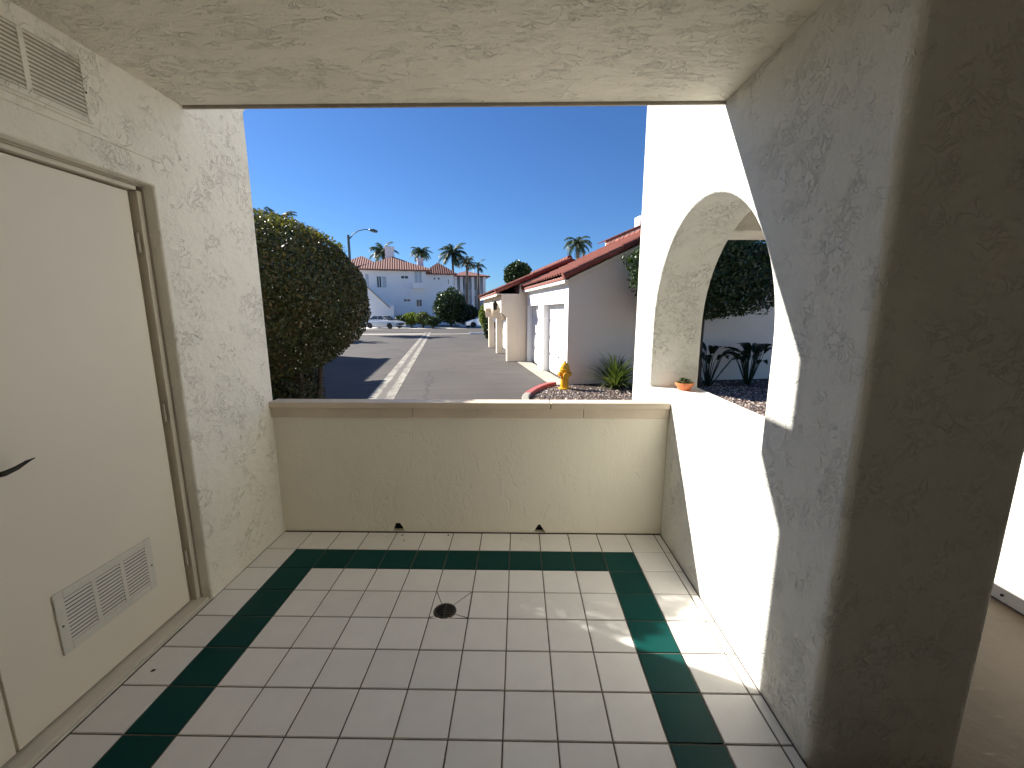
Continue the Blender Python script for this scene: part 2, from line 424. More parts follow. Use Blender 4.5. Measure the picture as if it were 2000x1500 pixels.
for j in range(-1, 29):
    y1 = GY0 - j*PT; y0 = y1 - PT
    if j == -1: y1 = YP-.008
    for i in range(len(xs)-1):
        x0, x1 = xs[i], xs[i+1]
        green = (j >= 0) and (i in (1, 11)) or (j == 0 and 1 <= i <= 11)
        if x0 < DRAIN[0] < x1 and y0 < DRAIN[1] < y1: DT = (x0, x1, y0, y1); continue
        tile(x0, x1, y0, y1, 2 if green else 1)
bm.to_mesh(floor.data); bm.free()
# tile cut in four round the floor drain, dished towards it
x0, x1, y0, y1 = DT; cx, cy, r = DRAIN
bm = bmesh.new(); bm.from_mesh(floor.data)
cor = [(x0+.003, y0+.003), (x1-.003, y0+.003), (x1-.003, y1-.003), (x0+.003, y1-.003)]
for k in range(4):
    p, q = Vector(cor[k]), Vector(cor[(k+1) % 4]); c = Vector((cx, cy))
    a0 = math.atan2(p.y-cy, p.x-cx); a1 = math.atan2(q.y-cy, q.x-cx)
    if a1 < a0: a1 += 2*math.pi
    n = 7; ring = [Vector((cx+math.cos(a0+.03+(a1-a0-.06)*i/n)*(r+.006), cy+math.sin(a0+.03+(a1-a0-.06)*i/n)*(r+.006))) for i in range(n+1)]
    tdir = (q-p).normalized(); p2 = p + tdir*.004; q2 = q - tdir*.004
    vs_ = [bm.verts.new((v.x, v.y, 0)) for v in (p2, q2)] + [bm.verts.new((v.x, v.y, -.003)) for v in reversed(ring)]
    f = bm.faces.new(vs_); f.material_index = 1
bm.to_mesh(floor.data); bm.free()
tag(floor, kind='structure')

dr = Thing('floor_drain', 'round dark metal floor drain set in the cut tile', 'drain', (cx, cy, 0))
m = MB(); m.lathe([(.010, -.004), (.044, -.004), (.046, .0005), (r, .0012), (r+.002, -.003)], 32, (cx, cy, 0)); dr.part('rim', m, 'drain_metal')
m = MB()
for k in range(-3, 4):
    h = math.sqrt(max(0, .044**2 - (k*.0125)**2)); m.box(cx-h, cx+h, cy+k*.0125-.003, cy+k*.0125+.003, -.004, .0005)
m.box(cx-.004, cx+.004, cy-.044, cy+.044, -.004, .0012)
dr.part('grate', m, 'drain_metal')

# bits of leaf litter on the tiles
for k, (x, y, a, sz) in enumerate(((-.83, 2.70, .4, .010), (-.80, 2.63, 1.2, .008), (.02, 2.66, 2., .007), (-1.63, 1.56, .3, .013), (.36, 2.68, 1.7, .006), (-.5, 2.705, .9, .012))):
    m = MB(); m.add([(-sz, 0, 0), (0, -sz*.45, .002), (sz, 0, .003), (0, sz*.45, .005)], [(0, 1, 3), (1, 2, 3)])
    tag(build(m, 'dry_leaf', 'mulch', loc=(x, y, .001), rz=a, fix=False), 'tiny dark dry leaf bit lying on the porch tiles', 'leaf bit', 'dry leaf bits on the tiles')
# entry walk
m = MB(); m.box(XR+.3, 3.2, -3.6, 5.2, -.06, -.012)
tag(build(m, 'entry_walk', 'walk_concrete'), kind='structure')

# ------------------------------------------------------------------ the porch
# left wall with recessed closet door
DX = -1.79; DY0, DY1, DZ = .35, 2.028, 2.165
m = MB(); m.box(-2.25, XL, -3.6, 2.775, -.35, 4.6)
lw = build(m, 'closet_wall', 'stucco_left')
c = MB(); c.box(-2.4, XL+.1, DY0, DY1, -.002, DZ); cut = build(c, 'cut', None)
boolean(lw, [cut]); dobevel(lw, .010, 3)
tag(lw, 'beige textured stucco wall around the closet door, left of the low wall', 'wall')
pw = lw
# door frame, door leaves
dt = MB()
frame_root = MB()
frame_root.box(-1.86, -1.768, 1.998, 2.022, .012, 2.135)          # right jamb stop
frame_root.box(-1.86, -1.768, .41, .45, .012, 2.135)
fr = build(frame_root, 'door_jamb', 'frame_light', pw, bevel=.003)
m = MB(); m.box(-1.9, -1.764, 2.022, 2.034, .0, 2.17); m.box(-1.9, -1.80, .34, .41, .0, 2.17); m.box(-1.9, -1.764, .41, 2.022, 2.153, 2.17)
m.box(-1.9, -1.806, 1.972, 1.998, .0, 2.135)
build(m, 'door_frame', 'frame_and_shade', pw, bevel=.002)  # reveal and door gap painted dark as shade beside the pale jamb
m = MB(); m.box(-1.86, -1.768, .45, 1.998, 2.135, 2.153)
build(m, 'door_head', 'frame_light', pw, bevel=.003)
m = MB(); m.box(-1.83, -1.722, .36, 2.02, .0, .018)
build(m, 'threshold', 'frame_light', pw, bevel=.004)
m = MB(); m.box(-2.0, -1.87, .35, 2.026, .0, 2.16)
build(m, 'closet_shade', 'gap_shade', pw)  # dark block puts painted shade behind the door gaps
# right leaf with louvre
leaf = MB(); leaf.box(-1.85, DX, 1.196, 1.974, .028, 2.126)
lf = build(leaf, 'door', 'door_paint', pw, bevel=.0025)
leaf2 = MB(); leaf2.box(-1.85, DX, .46, 1.188, .028, 2.126)
lf2 = build(leaf2, 'door', 'door_paint', pw, bevel=.0025)
def louvre(name, par, px, ya, yb, za, zb, groups, nsl, mat='vent_paint', back='gap_shade', cover=.24):
    f = MB(); t = .008; mg = .035 if back == 'gap_shade' else .02
    f.box(px, px+t, ya, ya+mg, za, zb); f.box(px, px+t, yb-mg, yb, za, zb)
    f.box(px, px+t, ya+mg, yb-mg, zb-mg, zb); f.box(px, px+t, ya+mg, yb-mg, za, za+mg)
    wgt = (yb-ya-2*mg-(groups-1)*.02)/groups
    for g in range(groups-1):
        y0 = ya+mg+(g+1)*wgt+g*.02; f.box(px, px+t, y0, y0+.02, za+mg, zb-mg)
    fo = build(f, name, mat, par, bevel=.0015, seg=1)
    bk = MB(); bk.box(px+.0005, px+.002, ya+mg*.5, yb-mg*.5, za+mg*.5, zb-mg*.5); build(bk, 'vent_back', back, fo)  # darker sheet draws the shade seen between the slats
    sl = MB(); H = zb-za-2*mg
    for g in range(groups):
        y0 = ya+mg+g*(wgt+.02)
        for k in range(nsl):
            z = za+mg+H*(k+.5)/nsl; h = H/nsl*cover
            sl.add([(px+.0035, y0, z+h), (px+.0035, y0+wgt, z+h), (px+.0085, y0+wgt, z-h), (px+.0085, y0, z-h)], [(0, 1, 2, 3)])
            sl.add([(px+.0030, y0, z+h), (px+.0030, y0+wgt, z+h), (px+.0080, y0+wgt, z-h-.001), (px+.0080, y0, z-h-.001)], [(3, 2, 1, 0)])
    build(sl, 'vent_slats', mat, fo, fix=False)
    sc_ = MB()
    for y in (ya+.014, yb-.014): sc_.lathe([(.004, px+.006), (.004, px+.0095)], 8, (0, y, (za+zb)/2-.01), 'x')
    build(sc_, 'screws', 'drain_metal', fo)
    return fo
louvre('door_vent', lf, DX, 1.378, 1.800, .248, .508, 3, 12)
# lever handle: rose, neck and a waved lever that points to the hinges
m = MB(); m.lathe([(.027, 0), (.027, .006), (.02, .010), (.010, .014), (.010, .045)], 20, (DX, 1.262, 1.045), 'x')
hd = build(m, 'door_handle', 'black_metal', lf, smooth=True)
m = MB(); m.tube([(DX+.045, 1.262, 1.045), (DX+.050, 1.29, 1.043), (DX+.052, 1.325, 1.050), (DX+.050, 1.355, 1.060), (DX+.046, 1.385, 1.064)], [.010, .0095, .008, .0058, .002], 10)
build(m, 'lever', 'black_metal', hd, smooth=True)
# strike and hinges
m = MB()
for z in (.28, 1.08, 1.9): m.tube([(DX+.006, 1.984, z-.045), (DX+.006, 1.984, z+.045)], .007, 8)
build(m, 'hinge', 'frame_and_shade', lf)
# stucco access panel with louvre above the door and the reglet line below it
m = MB(); m.box(XL-.01, XL+.010, .2, 1.775, 2.305, 2.565)
pn = build(m, 'vent_panel', 'stucco_left', pw, bevel=.004)
louvre('wall_vent', pn, XL+.010, .93, 1.765, 2.315, 2.555, 4, 14, 'stucco_left', 'frame_and_shade', .34)
m = MB(); m.box(XL-.01, XL+.006, .2, 2.08, 2.276, 2.288)
build(m, 'drip_strip', 'stucco_left', pw, bevel=.003)
# corbelled roof end on the outer corner of this wall, above the opening
m = MB(); m.prism([(2.72, 2.74), (2.99, 3.0), (2.99, 3.10), (2.72, 3.10)], 'x', -2.3, XL-.004)
build(m, 'corbel', 'stucco_left', pw, bevel=.01)

# porch ceiling + storey above
m = MB(); m.box(XL-.5, XR+.42, -3.6, CY, CZ, 4.6)
ce = build(m, 'porch_ceiling', 'stucco_ceiling', bevel=.008)
tag(ce, 'textured beige stucco ceiling over the tiled porch', 'ceiling')
m = MB(); m.box(XL+.002, XR-.002, CY+.001, CY+.012, CZ-.012, CZ+.05)
build(m, 'drip_edge', 'frame_and_shade', ce)

# right wall: L-shaped plan, arched opening
cs = [(XR, 1.216), (1.55, 1.216), (1.55, 1.60), (1.40, 1.66), (1.40, 3.67), (XR, 3.67)]
m = MB(); m.prism(cs, 'z', -.35, 4.6)
rw = build(m, 'arched_wall', 'stucco_right')
arc = [(1.69, 1.0), (3.19, 1.0)] + [(2.44+.75*math.cos(a), 1.455+.75*math.sin(a)) for a in [math.pi*i/40 for i in range(41)]]
c = MB(); c.prism(arc, 'x', .8, 1.8); cut = build(c, 'cut', None)
boolean(rw, [cut])
bm = bmesh.new(); bm.from_mesh(rw.data)
es = []
for e in bm.edges:
    if len(e.link_faces) != 2 or e.calc_face_angle(0) < rad(30): continue
    a, b = e.verts[0].co, e.verts[1].co
    if abs(a.z-b.z) > 2 and min(a.y, b.y) < 1.3: continue
    es.append(e)
bmesh.ops.bevel(bm, geom=es, offset=.014, segments=3, profile=.5, affect='EDGES', clamp_overlap=True)
es = [e for e in bm.edges if len(e.link_faces) == 2 and e.calc_face_angle(0) > rad(60) and abs(e.verts[0].co.z-e.verts[1].co.z) > 2]
bmesh.ops.bevel(bm, geom=es, offset=.03, segments=5, profile=.5, affect='EDGES', clamp_overlap=True)
bm.to_mesh(rw.data); bm.free()
tag(rw, 'white stucco wall with the arched opening and thick square pier', 'wall')

# low front wall with drain holes and painted wooden cap
m = MB(); m.box(XL+.001, XR-.001, YP, YP+.065, -.35, .90)
lp = build(m, 'low_wall', 'stucco_parapet')
cuts = []
for px, w_, h_, sh in ((-.872, .042, .070, 1), (.152, .048, .068, 0)):
    c = MB()
    if sh: c.prism([(px-w_, -.0), (px+w_, -.0), (px+w_*.8, h_*.55), (px+w_*.3, h_), (px-w_*.3, h_), (px-w_*.8, h_*.55)], 'y', YP-.05, YP+.16)
    else: c.prism([(px-w_, 0), (px+w_, 0), (px+w_*.12, h_), (px-w_*.12, h_)], 'y', YP-.05, YP+.16)
    cuts.append(build(c, 'cut', None))
boolean(lp, cuts)
tag(lp, 'low beige stucco wall with two dark drain holes at its foot', 'low wall')
m = MB()
for px in (-.872, .152): m.box(px-.06, px+.06, YP+.05, YP+.055, .0, .08)
build(m, 'hole_shade', 'gap_shade', lp)  # dark plates fill the drain holes with painted shade
# cap: main board in three lengths, moulding beneath
m = MB()
for a, b in ((XL-.004, .215), (.219, XR-.005)): m.box(a, b, YP-.034, YP+.082, .930, .973)
cp = build(m, 'cap', 'cap_paint', lp, bevel=.006)
m = MB()
for a, b in ((XL-.002, -.73), (-.728, -.28), (-.278, .44), (.442, XR-.004)): m.box(a, b, YP-.018, YP+.075, .862, .929)
build(m, 'cap_moulding', 'cap_paint', cp, bevel=.004)
m = MB()                                                # thin dark line along the floor joint
m.box(XL+.01, XR-.01, YP-.006, YP-.001, -.003, .004)
build(m, 'floor_joint', 'soil', lp)

# rear wall, entry walls and ceilings (enclose the porch and shade it as in the place)
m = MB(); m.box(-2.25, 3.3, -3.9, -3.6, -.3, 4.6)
tag(build(m, 'rear_wall', 'rear_dark'), 'unseen wall closing the porch behind the camera, dark to limit bounce', 'wall')
m = MB(); m.box(2.72, 3.2, -3.6, 3.67, -.05, 4.6)
ew = build(m, 'entry_wall', 'stucco_white', bevel=.02)
tag(ew, 'sunlit white stucco wall at the far right beyond the dark pier', 'wall')
m = MB(); m.box(2.694, 2.72, -3.6, 3.6, -.012, .07)
build(m, 'base_screed', 'fascia_paint', ew, bevel=.008)
m = MB(); m.lathe([(.007, 2.686), (.007, 2.694)], 8, (0, 2.09, .03), 'x'); build(m, 'weep_hole', 'gap_shade', ew)
m = MB(); m.box(1.45, 2.72, -3.6, 2.9, 2.61, 4.6)
tag(build(m, 'entry_ceiling', 'stucco_ceiling'), 'shaded stucco ceiling over the entry walk beyond the pier', 'ceiling')
m = MB(); m.box(1.402, 2.718, 3.28, 3.66, 2.175, 4.6)
tag(build(m, 'entry_beam', 'stucco_left', bevel=.012), 'stucco beam over the walk seen through the top of the arch', 'beam')

# potted plant on the sill
pt = Thing('potted_plant', 'small terracotta bowl of succulents on the arch sill', 'potted plant', (1.245, 3.06, 1.0))
bx, by, bz = 1.245, 3.06, 1.0
m = MB(); m.lathe([(.038, 0), (.042, .004), (.060, .040), (.066, .042), (.068, .058), (.061, .058), (.056, .045), (.02, .044)], 24, (bx, by, bz)); pt.part('pot', m, 'terracotta', smooth=False)
m = MB(); m.lathe([(.055, .044), (.050, .050), (.02, .053)], 16, (bx, by, bz)); pt.part('soil', m, 'soil')
m = MB(); rr = random.Random(5)
def rosette(m, c, R, n, tilt=.6, wid=.32, rr=rr):
    for i in range(n):
        a = i*2.399; t = i/n; L_ = R*(1-.55*t); el = .25 + t*1.1
        d = Vector((math.cos(a)*math.cos(el), math.sin(a)*math.cos(el), math.sin(el))); s = Vector((-math.sin(a), math.cos(a), 0)); c_ = Vector(c)
        p1 = c_ + d*L_*.55; up = d.cross(s)*-.12*L_
        m.add([c_, p1 + s*L_*wid + up, c_+d*L_, p1 - s*L_*wid + up, p1 - up*1.2], [(0, 1, 4), (1, 2, 4), (2, 3, 4), (3, 0, 4), (0, 3, 2, 1)])
for dx, dy, dz, R in ((-.03, -.01, .062, .034), (.02, -.025, .06, .038), (.0, .03, .07, .036), (.045, .015, .06, .03), (-.01, 0, .088, .03), (-.045, .02, .058, .026), (.02, .0, .08, .03)):
    rosette(m, (bx+dx, by+dy, bz+dz-.008), R, 16)
pt.part('leaves', m, 'leaf_lime' if False else 'leaf_strap')

# ------------------------------------------------------------------ hedge shrub outside the left wall
rng = np.random.default_rng(11)
def shrub(name, label, cat, centre, A, rot, n, size, mat, stems, seed=0., amp=.08, freq=2., depth=.2, group=None, inner=True, aspect=.5, base=None, stemr=.03):
    base = base or (centre[0], centre[1], GZ)
    t = Thing(name, label, cat, base, rz=rot, group=group)
    P, Nn = crown_points(rng, n, A, seed, amp, freq, depth)
    if inner and n > 20000:
        Q, N2 = crown_points(rng, n//3, [a*.88 for a in A], seed, amp, freq, .5); P = np.vstack([P, Q, P[:n//8]*.9]); Nn = np.vstack([Nn, N2, Nn[:n//8]])
    elif inner:
        Q, N2 = crown_points(rng, n//4, [a*.74 for a in A], seed+3, amp, freq, .5); P = np.vstack([P, Q]); Nn = np.vstack([Nn, N2])
    ca, sa = math.cos(-rot), math.sin(-rot)
    cx_, cy_ = centre[0]-base[0], centre[1]-base[1]
    P += np.array([ca*cx_-sa*cy_, sa*cx_+ca*cy_, centre[2]-base[2]])
    me = leaf_mesh('foliage', P, size, rng, aspect, Nn)
    link('foliage', me, mat, t.o)
    for k, (pts, r) in enumerate(stems):
        m = MB(); m.tube(pts, r, 8); build(m, 'trunk' if stemr > .02 else 'stem', 'bark', t.o, smooth=True)
    return t
H0 = centre = (-3.19, 5.25, 1.72)
st = []
for dx, dy, h in ((-.1, -1.1, 1.), (.25, -.25, 1.2), (-.2, .55, 1.2), (.1, 1.15, 1.3), (.42, .2, 1.1)):
    st.append(([(dx, dy, 0), (dx+.06, dy+.03, h*.45), (dx*1.3, dy*1.15, h), (dx*1.7, dy*1.3, h+.7)], [.055, .045, .035, .018]))
hedge = shrub('clipped_shrub', 'big dark rounded clipped shrub on bare stems at the left of the street view', 'shrub', H0, (1.22, 2.45, .93), .415, 95000, .039, 'leaf_hedge', st, 1.3, .05, 3.2, .16)
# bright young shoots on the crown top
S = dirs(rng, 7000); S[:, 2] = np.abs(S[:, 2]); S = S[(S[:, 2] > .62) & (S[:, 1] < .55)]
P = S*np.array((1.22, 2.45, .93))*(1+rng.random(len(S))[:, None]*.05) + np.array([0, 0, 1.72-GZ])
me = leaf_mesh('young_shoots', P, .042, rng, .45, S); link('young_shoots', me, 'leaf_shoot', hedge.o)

shrub('low_shrub', 'low leafy undergrowth at the foot of the clipped shrub by the closet wall', 'shrub', (-3.12, 5.35, .42), (.42, 1.0, .72), .2, 12000, .05, 'leaf_hedge', [([(0, 0, 0), (.02, .03, .3), (.1, .1, .7)], [.02, .015, .01])], 4., .15, 2.6, .6)
# ------------------------------------------------------------------ roofs
def tiled_slope(m, a, b, c, d, pitch=.26, amp=.045, course=.36, lift=.02, ns=8):
    """barrel tile sheet over quad a-b (eave) c-d (ridge, c above b): columns run from eave to ridge"""
    a, b, c, d = map(Vector, (a, b, c, d)); n = ((b-a).cross(d-a)).normalized()
    if n.z < 0: n = -n
    W_ = (b-a).length; H_ = (d-a).length; nc = max(1, round(W_/pitch)); nr = max(1, round(H_/course))
    vs = []; cols = nc*ns+1
    for r in range(nr):
        for e in (0, 1):
            t = (r+e)/nr; off = lift*(1-e)
            for i in range(cols):
                s = i/(cols-1); p = a.lerp(b, s).lerp(d.lerp(c, s), t)
                ph = (i % ns)/ns; h = amp*(math.sin(math.pi*ph/.6) if ph < .6 else -.35*math.sin(math.pi*(ph-.6)/.4))
                vs.append(p + n*(h+off))
    fs = []
    for r in range(nr*2-1):
        for i in range(cols-1):
            fs.append((r*cols+i, r*cols+i+1, (r+1)*cols+i+1, (r+1)*cols+i))
    m.add(vs, fs)
def barrel_row(m, p, q, r=.10, L_=.4, squash=1.):
    p, q = Vector(p), Vector(q); n = max(1, round((q-p).length/L_))
    for i in range(n):
        a, b = p.lerp(q, i/n), p.lerp(q, (i+1.12)/n); m.tube([a, b], [r, r*.82], 10)

def garage(name, label, base, u0, u1, v0, v1, eave, ridge_u, slope, uf, doors, group, roof_u, columns=None, mirror=1, header=None):
    """gabled garage row; all in street coordinates. mirror=-1 faces the other way"""
    t = Thing(name, label, 'garage', base, road=True, group=group)
    M = mirror
    zr = eave + slope*abs(ridge_u-roof_u)
    zf = lambda u: zr - slope*abs(u-ridge_u)
    # end walls and back wall as one shell with a hollow inside
    sh = MB(); th = .15
    back = u1
    for a, b in ((v0, v0+th), (v1-th, v1)):
        sh.prism([(uf, GZ), (back, GZ), (back, zf(back)-.12), (ridge_u, zr-.12), (uf, zf(uf)-.12)], 'y', a, b)
    sh.box(min(back, back-th*M), max(back, back-th*M), v0+th, v1-th, GZ, zf(back)-.14)
    # front: piers between doors and header
    fa, fb = sorted((uf+.002*M, uf+.26*M))
    fw = MB(); prev = v0+th
    for a, b in doors:
        if a-prev > .01: fw.box(fa, fb, prev, a, GZ, 1.78)
        prev = b
    if v1-th-prev > .01: fw.box(fa, fb, prev, v1-th, GZ, 1.78)
    fw.box(fa, fb, v0+th, v1-th, 1.78, zf(uf)-.14)
    e_ = sorted((uf-.004*M, uf+.12*M)); fw.box(e_[0], e_[1], v0+.004, v0+th, GZ, zf(uf)-.13)
    t.part('wall', sh, 'stucco_garage_shade'); t.part('front_wall', fw, 'stucco_far')  # shaded ends and sunlit front get separate stucco colours
    # lit trim band under the eave
    for a, b in doors:
        d = MB(); d0, d1 = sorted((uf+.20*M, uf+.24*M))
        d.box(d0, d1, a+.002, b-.002, GZ+.03, 1.775)
        ph = (1.76-GZ)/4
        pn = MB()
        dob = t.part('garage_door', d, 'white_paint')
        nx = 4; ww = (b-a)/nx
        for r_ in range(4):
            for k in range(nx):
                q0, q1 = sorted((uf+.20*M, uf+.18*M)); pn.box(q0, q1, a+k*ww+.05, a+(k+1)*ww-.05, GZ+.04+r_*ph+.06, GZ+.04+(r_+1)*ph-.04)
        t.part('door_panels', pn, 'white_paint', .004, 1, parent=dob)
        hd_ = MB(); q0, q1 = sorted((uf+.16*M, uf+.20*M)); hd_.box(q0, q1, (a+b)/2-.07, (a+b)/2+.07, .25, .275); t.part('door_handle', hd_, 'black_metal', .003, 1, parent=dob)
    f = MB(); e0, e1 = sorted((roof_u+.02*M, roof_u+.05*M)); f.box(e0, e1, v0-.12, v1+.05, eave-.17, eave-.005)
    s0, s1 = sorted((roof_u+.05*M, uf)); 
    fo = t.part('fascia', f, 'fascia_paint', .004, 1)
    if s1-s0 > .03:
        f = MB(); f.box(s0, s1, v0-.02, v1, eave-.10, eave-.08); t.part('soffit', f, 'fascia_paint', parent=fo)
    # frieze boards along the gable
    f = MB()
    for dz, w_, pr in ((.13, .09, .03), (.24, .05, .016)):
        f.prism([(uf, zf(uf)-dz), (ridge_u, zr-dz), (back, zf(back)-dz), (back, zf(back)-dz-w_), (ridge_u, zr-dz-w_), (uf, zf(uf)-dz-w_)], 'y', v0-pr, v0)
    t.part('gable_trim', f, 'stucco_garage_shade')
    rf = MB()
    bu = back + .3*M
    # solid deck
    rf.prism([(roof_u, eave-.02), (ridge_u, zr-.02), (bu, zf(bu)-.02), (bu, zf(bu)-.08), (ridge_u, zr-.08), (roof_u, eave-.08)], 'y', v0-.12, v1+.08)
    tiled_slope(rf, (roof_u-.04*M, v0-.10, eave+.03), (roof_u-.04*M, v1+.06, eave+.03), (ridge_u, v1+.06, zr+.03), (ridge_u, v0-.10, zr+.03))
    tiled_slope(rf, (bu, v0-.10, zf(bu)+.03), (bu, v1+.06, zf(bu)+.03), (ridge_u, v1+.06, zr+.03), (ridge_u, v0-.10, zr+.03))
    ro = t.part('roof', rf, 'roof_tile')
    rk = MB()
    for vv in (v0-.13, v1+.09):
        barrel_row(rk, (roof_u-.03*M, vv, eave+.0), (ridge_u, vv, zr+.0), .095)
        barrel_row(rk, (bu, vv, zf(bu)), (ridge_u, vv, zr), .095)
    barrel_row(rk, (ridge_u, v0-.1, zr+.07), (ridge_u, v1+.1, zr+.07), .1)
    t.part('edge_tiles', rk, 'roof_tile', parent=ro)
    return t
GR = 'garage blocks along the street'
g1 = garage('garage_building', 'white garage block with two white doors and red tiled gable behind the hydrant', (3.1, 10.1, GZ), 3.1, 9.3, 10.1, 15.42, 2.43, 6.27, .468, 3.1, [(10.45, 12.72), (13.45, 15.25)], GR, 2.93)
g2 = garage('garage_building', 'farther garage block with heavy corbelled front and columns, behind the first', (2.6, 15.45, GZ), 2.6, 7.2, 15.46, 22.1, 2.30, 4.72, .42, 2.85, [(15.9, 18.4), (19.0, 21.5)], GR, 1.93)
# corbelled header and columns of the second block
m = MB()
m.prism([(2.14, 2.20), (2.14, 1.52), (2.36, 1.35), (2.36, GZ), (2.64, GZ), (2.64, 2.20)], 'y', 15.45, 15.75)
m.prism([(2.14, 2.20), (2.14, 1.62), (2.36, 1.45), (2.36, GZ), (2.64, GZ), (2.64, 2.20)], 'y', 18.55, 18.85)
m.prism([(2.14, 2.20), (2.14, 1.62), (2.36, 1.45), (2.36, GZ), (2.64, GZ), (2.64, 2.20)], 'y', 21.75, 22.05)
m.box(2.16, 2.56, 15.75, 18.55, 1.72, 2.19); m.box(2.16, 2.56, 18.85, 21.75, 1.72, 2.19)
for a, b in ((15.75, 18.55), (18.85, 21.75)):           # haunches that round the openings
    for s in (0, 1):
        pts = [(0, 1.72), (0, 1.25)] + [(.5*(1-math.cos(q)), 1.25+.47*math.sin(q)) for q in [math.pi/2*i/6 for i in range(1, 7)]]
        m.prism([((a+p[0]) if s == 0 else (b-p[0]), p[1]) for p in pts], 'x', 2.18, 2.54)
g2.part('corbelled_front', m, 'stucco_garage_shade', .012, 1)
m = MB(); m.box(2.64, 2.85, 15.47, 15.6, GZ, 2.2); g2.part('side_wall', m, 'stucco_garage_shade')
la = Thing('wall_lantern', 'small black lantern fixed to the corbelled garage front', 'lantern', (2.12, 16.4, 1.75), road=True)
m = MB(); m.lathe([(.02, 1.62), (.075, 1.66), (.085, 1.86), (.10, 1.88), (.03, 1.97), (.012, 2.01)], 10, (2.03, 16.4, 0)); la.part('lamp_body', m, 'black_metal')
m = MB(); m.tube([(2.135, 16.4, 1.80), (2.09, 16.4, 1.92), (2.03, 16.4, 1.97)], .014, 6); m.box(2.12, 2.138, 16.35, 16.45, 1.72, 1.86); la.part('bracket', m, 'black_metal')

g3 = garage('garage_building', 'nearer garage block across the street, hidden behind the clipped shrub', (-5.6, 4.5, GZ), -5.7, -11.5, 4.2, 14.1, 2.49, -8.6, .45, -5.6, [(4.8, 7.2), (7.9, 10.3), (11., 13.4)], GR, -5.33, mirror=-1)
g4 = garage('garage_building', 'second garage block across the street, hidden by the clipped shrub', (-6.1, 14.3, GZ), -6.2, -11.5, 14.2, 19.75, 2.49, -8.9, .45, -6.1, [(14.7, 16.9), (17.2, 19.4)], GR, -5.88, mirror=-1)

# ------------------------------------------------------------------ gravel bed, curb, hydrant, plants by the garage
poly = [(2.62, 10.1), (2.30, 9.78), (1.95, 9.2), (1.62, 8.5), (1.55, 7.2), (1.75, 4.6), (2.3, 3.95), (8.8, 3.3), (9.0, 10.08), (3.1, 10.08)]
m = MB(); m.prism(poly, 'z', GZ-.02, GZ+.035)
tag(build(m, 'planting_bed', 'mulch', loc=W(0, 0, 0), rz=RA), kind='structure')
def curb(name, pts, mat, label):
    m = MB(); vs_ = []
    for i, p in enumerate(pts):
        a = Vector(pts[max(i-1, 0)]); b = Vector(pts[min(i+1, len(pts)-1)]); t = (b-a).normalized(); n = Vector((t.y, -t.x))
        for s, z in ((.0, -.02), (.0, .115), (.15, .12), (.15, -.02)):
            q = Vector(p) - n*(s); vs_.append((q.x, q.y, z))
    k = len(pts); fs = [(i*4+j, i*4+(j+1) % 4, (i+1)*4+(j+1) % 4, (i+1)*4+j) for i in range(k-1) for j in range(4)] + [(0, 1, 2, 3), tuple(range(4*k-4, 4*k))]
    m.add(vs_, fs)
    o = build(m, name, mat, loc=W(0, 0, GZ), rz=RA, bevel=.018)
    return tag(o, label, 'curb')
def spl(P, n=6):
    out = []
    for i in range(len(P)-1):
        p0, p1, p2, p3 = (Vector(P[max(i-1, 0)]), Vector(P[i]), Vector(P[i+1]), Vector(P[min(i+2, len(P)-1)]))
        for k in range(n):
            t = k/n; out.append(tuple(.5*((2*p1)+(p2-p0)*t+(2*p0-5*p1+4*p2-p3)*t*t+(3*p1-p0-3*p2+p3)*t**3)))
    out.append(tuple(P[-1])); return out
curb('curb', spl([(2.72, 10.12), (2.42, 9.9), (2.08, 9.45), (1.75, 8.85)]), 'red_curb', 'red painted curved curb at the corner of the gravel bed')
curb('curb', spl([(1.746, 8.84), (1.58, 8.3), (1.52, 7.2), (1.7, 4.6)]), 'concrete_light', 'unpainted concrete curb running on from the red curb towards the porch')

def pebble_field(name, region, n, rng, loc, rz, smin=.018, smax=.05):
    """river pebbles: flattened octahedra-like stones"""
    base = np.array([(1,0,0),(.35,.9,.0),(-.6,.75,0),(-1,-.05,0),(-.4,-.9,0),(.65,-.7,0),(.25,.2,.75),(-.35,-.15,.7)])
    fs = [(0,1,6),(1,2,6),(2,7,6),(2,3,7),(3,4,7),(4,5,7),(5,6,7),(5,0,6)]
    fs = [tuple(f) for f in fs]
    V = []; F = []
    c = 0
    while c < n:
        x, y = region(rng)
        if x is None: continue
        s = smin + (smax-smin)*rng.random()**2; a = rng.random()*6.28; e = .65+.35*rng.random()
        R_ = np.array([[math.cos(a), -math.sin(a), 0], [math.sin(a), math.cos(a), 0], [0, 0, 1]])
        q = (base*np.array([1, e, .8]) + rng.normal(size=base.shape)*.07)*s @ R_.T + np.array([x, y, .030 + s*.25*rng.random()])
        o = len(V); V += q.tolist(); F += [tuple(i+o for i in f) for f in fs]; c += 1
    me = bpy.data.meshes.new(name); me.from_pydata(V, [], F)
    o = link(name, me, 'pebbles', None, loc, rz); return o
def inpoly(p, poly):
    x, y = p; r = False; j = len(poly)-1
    for i in range(len(poly)):
        (xi, yi), (xj, yj) = poly[i], poly[j]
        if (yi > y) != (yj > y) and x < (xj-xi)*(y-yi)/(yj-yi)+xi: r = not r
        j = i
    return r
inner = [(2.75, 9.98), (2.4, 9.6), (2.1, 9.1), (1.78, 8.5), (1.72, 7.2), (1.95, 5.0), (2.4, 4.3), (8.6, 3.6), (8.6, 10.0)]
def reg(rng):
    x = 1.6+7.1*rng.random(); y = 3.4+6.7*rng.random()
    if not inpoly((x, y), inner): return None, None
    if y > 9.0 + .25*math.sin(x*2.1) and rng.random() < .85 and x > 3.2: return None, None     # bare mulch along the wall
    return x, y
